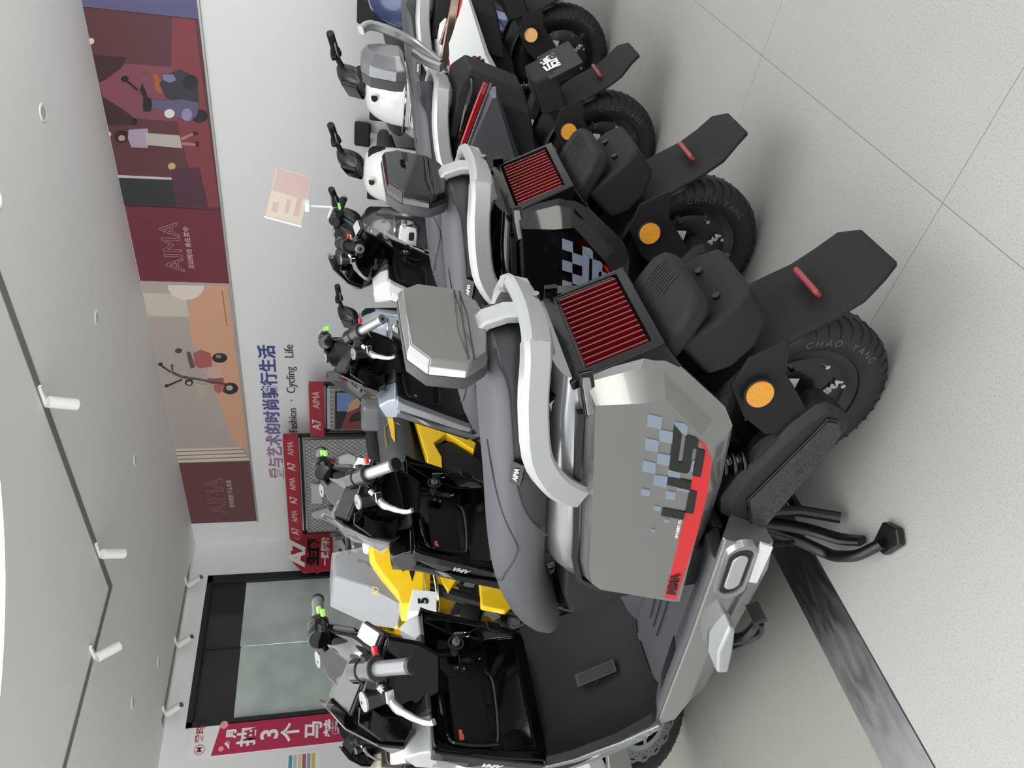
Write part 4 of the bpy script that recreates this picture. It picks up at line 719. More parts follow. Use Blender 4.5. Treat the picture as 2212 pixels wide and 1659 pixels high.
        # wedge tail with pointed red lamp and licence plate
        for sg in (1, -1):
            bm = B(); bar(bm, [(-.225, sg*.115, .655), (-.205, sg*.138, .668), (-.13, sg*.15, .69), (-.04, sg*.158, .713)], .014, .02); obj('tail_lamp', bm, REDW if backm else BROWNC, r, bev=.003)
            bm = B(); bar(bm, [(-.228, sg*.118, .640), (-.207, sg*.143, .652), (-.13, sg*.155, .674), (-.04, sg*.163, .697)], .008, .008); obj('lamp_chrome', bm, DGM, r)
            if not backm: continue
            bm = B(); loft(bm, [[(-.24, sg*.06, .70), (-.235, sg*.06, .685)], [(-.215, sg*.125, .705), (-.205, sg*.13, .69)], [(-.04, sg*.148, .738), (-.04, sg*.155, .722)]], cap=False); 
            obj('lamp_bezel', bm, BLACK, r, solid=.006)
        bm = B(); loft(bm, [[(-.25, y, .70) for y in (-.07, .07)]+[(-.2, y, .52) for y in (.07, -.07)], [(-.2, y, .74) for y in (-.11, .11)]+[(-.15, y, .5) for y in (.12, -.12)], [(-.05, y, .75) for y in (-.13, .13)]+[(-.0, y, .45) for y in (.13, -.13)]]); obj('tail_block', bm, MATTE, r, bev=.01)
        bm = B(); box(bm, (-.20, 0, .80), (.10, .20, .05)); 
        bm2 = B(); loft(bm2, [[(-.23, y, .5) for y in (-.075, .075)]+[(-.13, y, .45) for y in (.09, -.09)], [(-.27, y, .43) for y in (-.085, .085)]+[(-.16, y, .37) for y in (.09, -.09)]]); bm.free()
        obj('plate_bracket', bm2, MATTE, r, bev=.01)
        bm = B(); box(bm, (-.283, 0, .405), (.004, .2, .115), EU(0, 33, 0)); pl = obj('number_plate', bm, MATTE2, r, bev=.002)
        if backm: text('plate_words', '后座', .056, WTXT, pl, (-.274, 0.0, .431), (0, -1, 0), (.54, 0, .84), depth=.0008, bold=.0015); text('plate_words', '尊享', .056, WTXT, pl, (-.298, 0.0, .382), (0, -1, 0), (.54, 0, .84), depth=.0008, bold=.0015)
    # --- rear mudguard and long flap
    bm = B()
    def fl(x, z, w_, nx, nz, t=.012): return [(x, -w_, z), (x, w_, z), (x-nx*t, w_, z-nz*t), (x-nx*t, -w_, z-nz*t)]
    loft(bm, [fl(-.10, .40, .098, -.7, .7), fl(-.16, .375, .096, -.75, .66), fl(-.215, .305, .09, -.85, .5), fl(-.25, .255, .088, -.85, .5), fl(-.285, .22, .088, -.7, .7), fl(-.325, .195, .08, -.65, .75), fl(-.345, .165, .058, -.8, .6)])
    fp = obj('rear_mudguard_flap', bm, MATTE, r, bev=.006, seg=3)
    bm = B(); box(bm, (-.262, 0, .272), (.012, .085, .022), EU(0, -32, 0)); obj('red_reflector', bm, REDR, fp, bev=.006, seg=3)
    for sg in (1, -1):
        bm = B(); prism(bm, [(-.10, .41), (-.165, .40), (-.20, .335), (-.17, .318), (-.135, .315), (-.03, .215), (.012, .235), (.012, .30), (-.03, .36)], [sg*y for y in (.095, .096, .09, .088, .095, .1, .1, .1, .1)], [sg*y for y in (.102, .103, .097, .095, .105, .112, .112, .112, .108)])
        br = obj('mudguard_side', bm, MATTE, r, bev=.004)
        reflector(br.parent, (-.10, sg*.12, .362), .026, (-.25, sg*1, .1))
    bm = B(); lathe(bm, [(-.085, .232), (-.09, .222), (.09, .222), (.085, .232)], (0, 0, .2), n=64)
    # cut the mudguard ring down to the upper rear arc
    for v in [v for v in bm.verts if v.co.z < .27 or v.co.x > .12]: bm.verts.remove(v)
    obj('inner_mudguard', bm, MATTE2, r, solid=.004)
    # --- swing arm covers and shock absorbers
    for sg in (1, -1):
        SW = [(.185, .335), (.12, .322), (.073, .297), (-.019, .262), (-.07, .228), (-.078, .208), (-.045, .15), (-.012, .132), (.08, .146), (.30, .190), (.325, .205), (.27, .25), (.235, .315)]
        bm = B(); ins = [(.19, .31), (.12, .302), (.07, .28), (-.015, .245), (-.058, .215), (-.062, .205), (-.035, .162), (-.008, .146), (.08, .16), (.28, .205), (.30, .212), (.25, .25), (.22, .30)]
        loft(bm, [[(x, sg*.075, z) for x, z in SW], [(x, sg*.118, z) for x, z in SW], [(x, sg*.132, z) for x, z in ins]])
        sa = obj('swingarm_cover', bm, MATTE2, r, ang=30, bev=.003)
        IN = [(.178, .282), (-.022, .2), (-.068, .214), (-.058, .186), (-.012, .153), (.278, .212), (.268, .24)]
        IN = [(.178, .285), (-.03, .21), (-.05, .205), (-.045, .178), (-.012, .155), (.08, .168), (.278, .212), (.262, .245)]
        bm = B(); prism(bm, IN, sg*.125, sg*.1365); obj('insert_frame', bm, BLACK, sa, bev=.002)
        bm = B(); IN2 = [(x*.955+.004, z*.955+.0095) for x, z in IN]
        prism(bm, IN2, sg*.13, sg*.139); dm = M('dimpled black insert', '1a1a1b', .3, 0, .5, bump=('voronoi', 160, 1.))
        di = obj('dimpled_insert', bm, dm, sa)
        if sg > 0 and tail == 'grille': dimples(di, IN2, sg*.139, dm)
        bm = B(); a0 = Vector((.14, sg*.085, .30)); a1 = Vector((.20, sg*.085, .44)); a0 = Vector((.09, sg*.09, .27)); a1 = Vector((.125, sg*.09, .43)); D = a1-a0
        u = D.normalized(); e1 = Vector((0, 1, 0)); e2 = u.cross(e1)
        pts = [a0+D*(i/120)+e1*math.cos(i/120*8*2*PI)*.027+e2*math.sin(i/120*8*2*PI)*.027 for i in range(121)]
        tube(bm, pts, .0052, 8, k=1); sh_ = obj('shock_spring', bm, BLACK, r, ang=60)
        bm = B(); cyl(bm, a0, a1, .012, 14); obj('shock_rod', bm, STEEL, sh_)
        bm = B(); lathe(bm, [(sg*-.02, .05), (sg*.0, .055), (sg*.012, .05), (sg*.014, .0)], (.062, sg*.108, .255), n=30); obj('pivot_cover', bm, MATTE2, r)
    # --- chassis under the floor
    bm = B(); prism(bm, [(.28, .27), (.28, .19), (.36, .165), (.60, .16), (.95, .17), (1.0, .205), (.98, .21), (.6, .225), (.45, .24)], -.13, .13); obj('underbody', bm, DEEP, r, bev=.01)
    # --- floorboard: raised edges, sunk centre
    FE = [(.30, .335), (.45, .318), (.60, .300), (.80, .280), (.96, .262), (1.02, .256)]
    bm = B()
    for sg in (1, -1):
        rings = [[(x, sg*.188, z-.02), (x, sg*.188, z), (x, sg*.172, z+.004), (x, sg*.12, z-.004-(.018 if i > 0 else 0)), (x, sg*.10, z-.022-.012), (x, sg*.10, z-.05)] for i, (x, z) in enumerate(FE)]
        loft(bm, rings)
    rings = [[(x, -.102, z-.034), (x, .102, z-.034), (x, .102, z-.06), (x, -.102, z-.06)] for x, z in FE]
    loft(bm, rings)
    fb = obj('floorboard', bm, M('grey floor rubber', '4a4b4e', .55, bump=('noise', 800, .2)), r, bev=.006, seg=3)
    for sg in (1, -1):
        bm = B()
        for k in range(20):
            x = .70+.0098*k; z = .29-.125*(x-.7)
            bar(bm, [(x, sg*.165, z+.0035), (x-.004, sg*.125, z-.010)], .003, .004)
        obj('grip_ribs', bm, MATTE2, fb)
    for a in (.0, .035, -.035):
        bm = B(); bar(bm, [(.55, a, .281), (.86, a*.8, .244)], .003, .003); obj('floor_groove', bm, MATTE2, fb)
    bm = B(); lathe(bm, [(0, .024), (.0015, .024), (.0015, .021), (0, .021)], (.62, -.07, .2665), ax='z', n=28, cap=False); obj('floor_emblem', bm, MATTE2, fb)
    # --- side skirts
    for sg in (1, -1):
        SK = [(.225, .345), (.30, .335), (.60, .298), (.98, .258), (1.03, .25)]
        SM = [(.25, .262), (.32, .262), (.60, .236), (.90, .20), (1.0, .21)]
        SB = [(.265, .205), (.36, .178), (.60, .168), (.88, .15), (.965, .19)]
        bm = B(); rings = []
        for a, m_, b in zip(SK, SM, SB):
            rings.append([(a[0], sg*.186, a[1]), (a[0], sg*.194, a[1]-.004), (m_[0], sg*.200, m_[1]), (b[0], sg*.175, b[1]), (b[0], sg*.12, b[1]), (a[0], sg*.12, a[1]-.05)])
        loft(bm, rings); sk = obj('side_skirt', bm, body, r, ang=25, bev=.003)
        # oval foot-peg recess
        bm = B(); P = []
        for i in range(36):
            t_ = 2*PI*i/36; ex = .058 if math.cos(t_) > 0 else -.058
            P.append((.325+(ex*1.05)+.036*math.cos(t_)+0, .284+.036*math.sin(t_)-.18*(ex*1.05)))
        R1 = [(x, sg*.192, z) for x, z in P]; R2 = [(x*.94+.325*.06, sg*.2065, z*.94+.286*.06) for x, z in P]; R3_ = [(x*.8+.325*.2, sg*.205, z*.8+.286*.2) for x, z in P]; R4 = [(x*.78+.325*.22, sg*.19, z*.78+.286*.22) for x, z in P]
        loft(bm, [R1, R2, R3_, R4], cap=False); obj('recess_ring', bm, SILVD, sk, ang=60)
        bm = B(); prism(bm, [(x*.79+.325*.21, z*.79+.286*.21) for x, z in P], sg*.196, sg*.2012); obj('recess_well', bm, DEEP, sk)
        bm = B(); prism(bm, [(x*.6+.330*.4, z*.5+.283*.5) for x, z in P], sg*.2, sg*.2062); obj('silver_peg_cover', bm, SILV, sk, bev=.003)
        if sg > 0 and 'label' in spare:
            bm = B(); prism(bm, [(.232, .262), (.262, .2175), (.392, .202), (.368, .236)], [.197, .186, .184, .195], [.2035, .1925, .1905, .2015]); obj('white_label', bm, PAPER, sk)
    # --- leg shield
    xs_ = .195
    bm = B()
    lo = [(.975, .225), (1.0, .27), (1.085, .35), (1.15, .47), (1.168, .535)]
    rings = []
    for i, (x, z) in enumerate(lo):
        w_ = [.15, .196, .2, .204, .204][i]
        rings.append([(x+.015, -w_, z), (x-.03, -w_+.006, z+.012), (x+.0, -w_*.8, z+.0), (x+.035, -w_*.45, z), (x+.035, w_*.45, z), (x+.0, w_*.8, z), (x-.03, w_-.006, z+.012), (x+.015, w_, z), (x+.07, w_, z), (x+.07, -w_, z)])
    loft(bm, rings); ls = obj('leg_shield_lower', bm, MATTE, r, ang=50, bev=.004)
    bm = B(); bar(bm, [(1.058, 0.0, .315), (1.122, 0, .405)], .03, .006, upv=(-.8, 0, .5)); obj('service_cover', bm, MATTE2, ls, bev=.004)
    bm = B(); bar(bm, [(1.053, 0.0, .308), (1.127, 0, .412)], .04, .004, upv=(-.8, 0, .5)); obj('cover_rim', bm, DEEP, ls, bev=.004)
    # upper glossy panel with two pockets
    up = [(1.172, .53), (1.15, .57), (1.105, .66), (1.06, .76), (1.022, .85), (1.0, .862)]
    bm = B(); rings = []
    for i, (x, z) in enumerate(up):
        w_ = [.197, .2, .205, .205, .198, .19][i]; dd = [0, 0, .055, .055, .0, 0][i]
        rings.append([(x, -w_, z), (x+.0, -w_*.92, z), (x+dd, -w_*.86, z), (x+dd, w_*.82, z), (x+0, w_*.88, z), (x, w_, z), (x+.11, w_*.98, z+.01), (x+.11, -w_*.98, z+.01)])
    loft(bm, rings); gp = obj('glove_panel', bm, innerm, r, ang=40, bev=.006, seg=3)
    pk = lambda y0, y1, z0, z1, n: None
    def panel_box(name, y0, y1, z0, z1, mat, off=.004, depth=.01, bev=.006):
        def X(z): return 1.022+(.85-z)*.46
        bm = B(); V = []
        loft(bm, [[(X(z1)-off, y0, z1), (X(z1)-off, y1, z1), (X(z0)-off, y1, z0), (X(z0)-off, y0, z0)], [(X(z1)-off+depth, y0, z1), (X(z1)-off+depth, y1, z1), (X(z0)-off+depth, y1, z0), (X(z0)-off+depth, y0, z0)]])
        return obj(name, bm, mat, r, bev=bev)
    bm = B(); X = lambda z: 1.022+(.85-z)*.46
    tube(bm, [(X(.835)-.002, -.03, .835), (X(.825)-.004, .15, .825), (X(.80)-.006, .178, .79), (X(.70)-.01, .172, .705), (X(.672)-.012, .15, .678), (X(.668)-.014, .0, .668), (X(.68)-.012, -.035, .69)], .007, 8); obj('pocket_rim', bm, innerm, r)
    ln = panel_box('pocket_lining', -.03, .165, .69, .825, M('pocket lining', '0d0d0e', .6), off=-.03, depth=.012)
    kp = thing if False else None
    bm = B(); lathe(bm, [(0, .024), (-.006, .024), (-.006, .018), (-.002, .018)], (X(.765)-.0, -.115, .765), ax='x', n=30, cap=False); ks = obj('ignition_switch', bm, MATTE2, r)
    bm = B(); cyl(bm, (X(.765)-.012, -.115, .765), (X(.765)+.05, -.115, .765), .012, 16); obj('lock_barrel', bm, SILVD, ks)
    bm = B(); cyl(bm, (X(.765)-.035, -.115, .765), (X(.765)-.01, -.115, .765), .004, 8); box(bm, (X(.765)-.042, -.118, .762), (.018, .006, .026)); obj('key', bm, STEEL, ks)
    bm = B(); lathe(bm, [(-.001, .013), (.001, .013), (.001, .011), (-.001, .011)], (X(.74)-.05, -.118, .738), n=24, cap=False); obj('key_ring', bm, CHROME, ks)
    bm = B(); tube(bm, [(X(.74)-.05, -.125, .725), (X(.7)-.045, -.15, .695), (X(.67)-.04, -.165, .67)], .003, 6); obj('key_strap', bm, DEEP, ks)
    bm = B(); box(bm, (X(.64)-.035, -.172, .64), (.014, .034, .05), EU(0, -20, 10)); obj('key_fob', bm, BLACK, ks, bev=.006)
    bm = B(); bar(bm, [(X(.77)-.006, -.062, .765), (X(.7)-.02, -.062, .715)], .028, .012, upv=(-.9, 0, -.4)); hk = obj('bag_hook', bm, BLACK, r, bev=.004)
    bm = B(); tube(bm, [(X(.715)-.01, -.062, .712), (X(.70)-.03, -.062, .697), (X(.69)-.026, -.062, .712)], .005, 8); obj('hook_tip', bm, BLACK, hk)
    for k, z in enumerate((.772, .752)):
        bm = B(); box(bm, (X(z)-.002, -.037, z), (.004, .012, .012)); pb_ = obj('push_button', bm, MATTE, r, bev=.001)
        bm = B(); box(bm, (X(z)-.0045, -.037, z-.002), (.0008, .003, .003)); obj('yellow_mark', bm, M('yellow mark', 'c8c040', .5), pb_)
    bm = B(); prism(bm, [(.135, .788), (.162, .788), (.162, .778), (.16, .776), (.15, .776), (.145, .779), (.135, .779)], X(.78)+.004, X(.78)+.006, ax='x'); obj('orange_tag', bm, ORANGE, ln)
    # silver cap above the panel
    bm = B(); rings = []
    for y in (-.2, -.17, -.1, -.05, .05, .1, .17, .2):
        e = abs(y)/.2
        rings.append([(.995+.03*e, y, .862+.006*e), (1.03+.02*e, y, .845+.006*e), (1.13, y, .84), (1.15, y*.9, .90+.015*(1-e)), (1.08, y*.92, .945-.01*e), (1.02+.02*e, y*.98, .895+.006*e)])
    loft(bm, rings); cap = obj('shield_top', bm, shieldm, r, ang=40, bev=.008, seg=3)
    bm = B(); rings = []
    for y in (-.11, -.06, 0, .06, .11): rings.append([(.988, y, .862), (.984, y, .875), (1.03, y*.95, .905), (1.08, y*.9, .94), (1.08, y, .87)])
    loft(bm, rings); obj('shield_throat', bm, M('dark shield throat', '3c3d40', .4, .3), r, bev=.004)
    # outer front fairing (sides and nose)
    bm = B(); rings = []
    for z, x0, x1, w_ in ((.27, 1.01, 1.12, .19), (.40, 1.10, 1.2, .196), (.54, 1.17, 1.275, .198), (.70, 1.10, 1.235, .2), (.86, 1.035, 1.175, .192), (.93, 1.08, 1.14, .15)):
        rings.append([(x0+.03, w_, z), (x0+.09, w_*1.02, z-.01), (x1+.0, w_*.7, z-.02), (x1+.05, w_*.35, z-.025), (x1+.065, 0, z-.03), (x1+.05, -w_*.35, z-.025), (x1, -w_*.7, z-.02), (x0+.09, -w_*1.02, z-.01), (x0+.03, -w_, z)])
    # (rear side is left open where the steering column and wheel pass)
    loft(bm, rings, cap=False, closed=False); ff = obj('front_fairing', bm, body, r, ang=30, solid=.008)
    for sg in (1, -1):
        bm = B(); prism(bm, [(1.168, .545), (1.19, .55), (1.175, .6), (1.12, .72), (1.05, .87), (1.0, .865), (1.02, .84)], sg*.198, sg*edw); ep = obj('shield_edge', bm, edgem_, r, bev=.005)
        bm = B(); prism(bm, [(1.012, .252), (1.035, .238), (1.118, .33), (1.183, .45), (1.205, .54), (1.183, .54), (1.16, .462), (1.095, .347)], sg*.185, sg*.206); e2_ = obj('shield_lower_edge', bm, body, r, bev=.004)
        if sg > 0 and not edgem:
            for k, (x, z, s0) in enumerate(((1.035, .262, .011), (1.052, .28, .011), (1.062, .272, .011), (1.078, .292, .011), (1.074, .31, .01), (1.094, .318, .01), (1.108, .342, .008), (1.12, .355, .007), (1.142, .392, .005), (1.152, .41, .004))):
                bm = B(); prism(bm, [(x-s0*.6, z-s0), (x+s0*.6, z), (x+s0*.6, z+s0), (x-s0*.6, z)], .2055, .2066); obj('checker_mark', bm, squares, e2_)
            text('edge_words', 'AIMA', .026, M('silver print', 'c8c8c8', .4), ep, (1.125, .2095, .7), (-.42, 0, .9), (.9, 0, .42), depth=.0006, bold=.0006, shear=.2)
    # --- grab rail, post and backrest
    zr = .775
    bm = B(); bar(bm, [(-.165, -.112, .788), (-.18, -.085, .782), (-.185, 0, .778), (-.183, .07, .782), (-.178, .095, .785)], .026, .052, k=3, upv=(-.5, 0, 1)); gr = obj('grab_rail', bm, rail, r, ang=40)
    for sg in (1, -1):
        bm = B(); bar(bm, [(-.18, sg*.088, .785), (-.16, sg*.112, .787), (-.10, sg*.142, .787), (.0, sg*.163, .768), (.055, sg*.17, .735), (.095, sg*.163, .695), (.115, sg*.155, .665)], .032, .05, k=3, upv=(0, sg*.3, 1)); obj('rail_arm', bm, rail, gr, ang=40)
    bm = B(); tube(bm, [(-.178, -.04, .768), (-.12, -.04, .745)], .017, 12, k=1); tube(bm, [(-.178, .04, .768), (-.12, .04, .745)], .017, 12, k=1); bar(bm, [(-.165, 0, .758), (-.09, 0, .742)], .09, .03); obj('rail_mount', bm, rail, gr, bev=.006)
    bm = B(); cyl(bm, (-.195, -.04, .762), (-.17, -.04, .755), .007, 14); obj('mount_bolt', bm, STEEL, gr)
    if tail == 'grille':
        bm = B(); bar(bm, [(-.182, 0, .775), (-.18, 0, .82), (-.165, 0, .854), (-.14, 0, .87)], .045, .02, upv=(1, 0, 0), k=1); obj('backrest_post', bm, rail, gr, ang=40)
        oc = [(0, .995, .014), (.085, .992, 0), (.118, .962, 0), (.118, .898, 0), (.078, .858, 0), (0, .846, .014), (-.082, .852, 0), (-.115, .885, 0), (-.115, .962, 0), (-.085, .996, 0)]
        def at(p, x, f): return (x+(p[1]-.92)*-.12-p[2]*(1 if f < 1 else 0), p[0]*f, .92+(p[1]-.92)*f)
        bm = B(); loft(bm, [[at(p, -.130, 1) for p in oc], [at(p, -.148, 1.0) for p in oc], [at(p, -.160, .93) for p in oc]]); bk = obj('backrest', bm, backm, r, ang=12, bev=.003)
        bm = B(); loft(bm, [[at(p, -.134, 1.01) for p in oc], [at(p, -.126, 1.03) for p in oc], [at(p, -.110, .99) for p in oc], [at(p, -.098, .8) for p in oc]]); obj('backrest_pad', bm, M('backrest foam', '3a3a3c', .7, bump=('noise', 400, .5)), bk, ang=60)
        bm = B()
        for z in (.895, .885): bar(bm, [(-.1605+(z-.92)*-.12, -.10, z), (-.1745+(z-.92)*-.12, 0, z), (-.1605+(z-.92)*-.12, .10, z)], .002, .003, upv=(1, 0, 0))
        obj('backrest_groove', bm, DEEP, bk)
        if film: 
            text('embossed_words', 'AIMA', .02, M('embossed black', '1c1c1e', .3), bk, (-.1735, -.055, .945), (0, -1, 0), (-.12, 0, 1), depth=.001)
    elif backm:
        bm = B(); bar(bm, [(-.235, -.0, .785), (-.27, -.045, .86), (-.295, -.05, .93), (-.31, -.045, 1.0), (-.30, -.02, 1.03)], .022, .026, upv=(1, 0, 0), k=3); obj('backrest_post', bm, MC['silver grey paint'], gr)
        bm = B(); bar(bm, [(-.235, .04, .785), (-.235, .0, .83), (-.25, -.03, .87)], .02, .024, upv=(1, 0, 0), k=3); obj('backrest_post', bm, MC['silver grey paint'], gr)
        oc = [(.05, 1.03), (.09, 1.005), (.11, .93), (.105, .90), (-.06, .90), (-.065, .98), (-.03, 1.03)]
        bm = B(); loft(bm, [[(-.21, y+.03, z) for y, z in oc], [(-.245, y+.03, z) for y, z in oc], [(-.275, y*.6+.04, .965+(z-.965)*.75) for y, z in oc]]); bk = obj('backrest', bm, backm, r, ang=20, bev=.004)
        bm = B(); loft(bm, [[(-.212, y*1.03+.03, z) for y, z in oc], [(-.18, y*.9+.03, .965+(z-.965)*.9) for y, z in oc]]); obj('backrest_pad', bm, MC['backrest foam'], bk)
    # --- steering group
    handlebar(r, st, cowl, grip, gripcap, True, film)
    front_end(r, Steer(.944, steer, o=(-.06*steer/.8, .06*steer/.8, .006)), shieldm, R=.208)
    # --- stands and passenger peg on the left
    bm = B(); bar(bm, [(.315, .085, .165), (.30, .12, .085), (.275, .17, .04), (.24, .205, .022)], .03, .016, upv=(1, 0, 0), k=3); tube(bm, [(.345, .07, .16), (.345, .11, .09), (.335, .165, .035), (.29, .205, .045), (.245, .235, .045), (.19, .25, .03)], [.014, .014, .013, .012, .011], 12); ms = obj('side_stand', bm, DEEP, r, ang=50)
    bm = B(); P = [(.225, .225), (.165, .215), (.145, .25), (.165, .275), (.215, .262)]; prism(bm, P, .002, .02, ax='z'); obj('stand_foot', bm, DEEP, ms, bev=.004)
    bm = B(); a0 = Vector((.36, .11, .175)); a1 = Vector((.33, .135, .105)); D = a1-a0; u = D.normalized(); e1 = u.orthogonal().normalized(); e2 = u.cross(e1)
    tube(bm, [a0+D*(i/160)+(e1*math.cos(i/160*18*2*PI)+e2*math.sin(i/160*18*2*PI))*.006 for i in range(161)], .0016, 6, k=1); obj('return_spring', bm, DEEP, ms)
    bm = B()
    for sg in (1, -1): tube(bm, [(.30, sg*.07, .17), (.28, sg*.085, .09), (.255, sg*.13, .022)], .013, 10, k=1)
    bar(bm, [(.28, -.085, .09), (.28, .085, .09)], .02, .02); obj('centre_stand', bm, DEEP, r)
    bm = B(); loft(bm, [[(.485, .185, .25), (.485, .235, .252), (.50, .235, .232), (.50, .185, .225)], [(.56, .195, .262), (.56, .255, .262), (.57, .255, .222), (.57, .19, .218)], [(.645, .20, .238), (.64, .262, .24), (.645, .262, .208), (.65, .20, .205)]]); pg = obj('folding_peg_cover', bm, SILV, r, bev=.008, seg=3)
    bm = B(); tube(bm, [(.60, .20, .215), (.56, .222, .185), (.50, .225, .175), (.47, .225, .19)], [.016, .013, .012, .011], 10); tube(bm, [(.61, .22, .2), (.53, .238, .165), (.48, .238, .178)], .006, 8); box(bm, (.455, .225, .195), (.016, .044, .03), EU(0, 30, 0)); obj('folding_peg', bm, M('sooty steel', '3a3a3c', .3, .8), pg)
    return r
# ================================================================== PLACEMENT
sport_scooter((.975, .9), 2, 'grey electric scooter with silver rail, grey backrest and US side sticker, nearest the camera', GREY, SILVD, SQM, BTXT, GREY, spare=('label',))
sport_scooter((1.585, .93), 1, 'gloss black electric scooter with US side sticker beside the nearest grey one', BLACK, BLACK, SQD, SQM, BLACK, film=True, shieldm=BLACK, grip=ALU)
DGREY = M('dark grey paint', '4c4e51', .22, .3, .9)
sport_scooter((2.365, 1.01), 0, 'dark grey electric scooter with slanting red tail lamp and lettered rear plate', DGREY, MATTE, SQD, SQM, M('gunmetal paint', '626466', .3, .5, .6), tail='wedge', shieldm=LBLUE, innerm=MATTE, grip=ALU, gripcap=ALU, edgem=M('pale grey paint', '9da1a8', .25, .4, .8))
s4 = sport_scooter((3.08, .93), 0, 'white electric scooter with tinted chrome tail band, farthest of the front row', WHITE, WHITE, SQD, SQM, None, tail='wedge', shieldm=WHITE, innerm=MATTE, grip=MATTE, gripcap=ALU, steer=math.radians(12), edgem=WHITE)
bm = B(); bar(bm, [(-.245, -.10, .665), (-.255, 0, .665), (-.24, .1, .668), (-.19, .145, .675), (-.08, .163, .688), (.04, .165, .70)], .02, .034, k=3); bd = obj('chrome_tail_band', bm, BROWNC, s4)
bm = B(); bar(bm, [(-.25, -.10, .640), (-.26, 0, .640), (-.245, .1, .643), (-.195, .148, .65), (-.08, .166, .663), (.03, .167, .675)], .016, .014, k=3); obj('red_lamp_line', bm, REDL, bd)

# ------------------------------------------------------------------ retro scooters backed against the mural wall
def retro(loc, head, label, paint, steer=-.8, lamp=True, back=False, group='retro scooters by the long white wall', seatm=None):
    r = thing('retro_scooter', label, 'electric scooter', (loc[0], loc[1], 0), math.radians(90+head), group)
    st = Steer(1.04, steer); T = st.bm
    wheel(r, (0, 0, .2), .2, .045, .11, words=False)
    # front shield
    bm = B(); rings = []
    for z, xf, w_, xb in ((.47, 1.29, .12, 1.20), (.52, 1.315, .155, 1.20), (.60, 1.33, .175, 1.19), (.70, 1.325, .182, 1.17), (.80, 1.31, .178, 1.15), (.88, 1.285, .160, 1.13), (.925, 1.26, .13, 1.12), (.95, 1.22, .085, 1.12)):
        rings.append([(xb, -w_*.9, z), (xb+.03, -w_, z), (xf-.05, -w_*.93, z), (xf-.01, -w_*.6, z), (xf, -w_*.2, z), (xf, w_*.2, z), (xf-.01, w_*.6, z), (xf-.05, w_*.93, z), (xb+.03, w_, z), (xb, w_*.9, z)])
    loft(bm, rings); sh = obj('front_shield', bm, paint, r, sub=1)
    bm = B(); cyl(bm, (1.29, 0, .905), (1.305, 0, .903), .017, 20); em = obj('round_emblem', bm, CHROME, sh)
    bm = B(); cyl(bm, (1.304, 0, .903), (1.3065, 0, .903), .013, 20); obj('emblem_face', bm, DEEP, em)
    if lamp:
        bm = B(); rings = []
        for x, k in ((1.24, 1), (1.338, 1), (1.346, .9)):
            rings.append([(x+.0, a, z) for a, z in sellipse(24, .145*k, .065*k, 5, 0, .655)])
        loft(bm, rings); hl = obj('headlamp', bm, CHROME, r, bev=.004)
        bm = B(); prism(bm, sellipse(24, .125, .022, 5, 0, .683), 1.343, 1.349, ax='x'); obj('lamp_glass', bm, M('lamp glass', 'f0f4f6', .1, 0, .6), hl)
        bm = B(); prism(bm, sellipse(24, .05, .018, 5, -.06, .632), 1.343, 1.349, ax='x'); obj('lamp_glass', bm, MC['lamp glass'], hl)
        bm = B(); prism(bm, sellipse(20, .03, .018, 5, .06, .632), 1.343, 1.348, ax='x'); obj('lamp_reflector', bm, DEEP, hl)
        bm = B(); bar(bm, [(1.30, -.18, .742), (1.335, -.1, .742), (1.342, 0, .742), (1.335, .1, .742), (1.30, .18, .742)], .012, .012, k=3); obj('chrome_strip', bm, CHROME, sh)
    # inner leg shield, floor, body, seat
    bm = B(); prism(bm, [(1.21, .93), (1.16, .90), (1.14, .62), (1.06, .36), (1.02, .30), (1.08, .28), (1.2, .45), (1.22, .7)], -.165, .165); obj('leg_shield', bm, MATTE, r, bev=.015)
    bm = B(); prism(bm, [(.42, .30), (1.08, .285), (1.12, .33), (1.1, .24), (.95, .19), (.5, .19), (.38, .24)], -.15, .15); obj('floorboard', bm, MATTE2, r, bev=.01)
    bm = B(); rings = []
    for x, zt, zb, w_ in ((-.28, .66, .60, .05), (-.22, .70, .50, .12), (-.05, .72, .38, .155), (.15, .70, .34, .16), (.35, .66, .32, .145), (.44, .60, .34, .12)):
        rings.append([(x, a, z) for a, z in sellipse(18, w_, (zt-zb)/2, 3, 0, (zt+zb)/2)])
    loft(bm, rings); bd = obj('rear_body', bm, paint, r, sub=1)
    bm = B(); cyl(bm, (-.285, 0, .62), (-.27, 0, .62), .035, 16); obj('tail_lamp', bm, REDL, bd)
    bm = seat_mesh([(-.26, .76, .70, .06, 2.4), (-.2, .80, .69, .12, 3), (0, .80, .68, .14, 3), (.15, .77, .67, .14, 3), (.3, .76, .65, .13, 3), (.42, .73, .64, .10, 2.5), (.48, .69, .65, .04, 2.2)]); obj('seat', bm, seatm or SEATD, r, sub=1)
    bm = B(); bar(bm, [(-.27, 0, .72), (-.30, 0, .84)], .05, .02, upv=(1, 0, 0)); bp = obj('backrest_post', bm, SILVD, r)
    bm = B(); box(bm, (-.31, 0, .90), (.05, .20, .13), EU(0, -8, 0)); obj('backrest', bm, back or MATTE2, r, bev=.02, seg=3)
    bm = B(); rings = []
    for i in range(9):
        a = math.radians(20+140*i/8); R_ = .222; rings.append([(R_*math.cos(a), y, .2+R_*math.sin(a)) for y in (-.06, .06)]+[((R_-.01)*math.cos(a), y, .2+(R_-.01)*math.sin(a)) for y in (.06, -.06)])
    loft(bm, rings); obj('rear_mudguard', bm, MATTE2, r)
    # steering head
    bm = B(); rings = []
    for z, x, a, b_ in ((.93, 1.10, .06, .075), (.98, 1.075, .07, .085), (1.03, 1.05, .07, .095), (1.075, 1.03, .055, .085), (1.09, 1.02, .03, .05)):
        rings.append([(p, q, z) for p, q in sellipse(18, a, b_, 3, x, 0)])
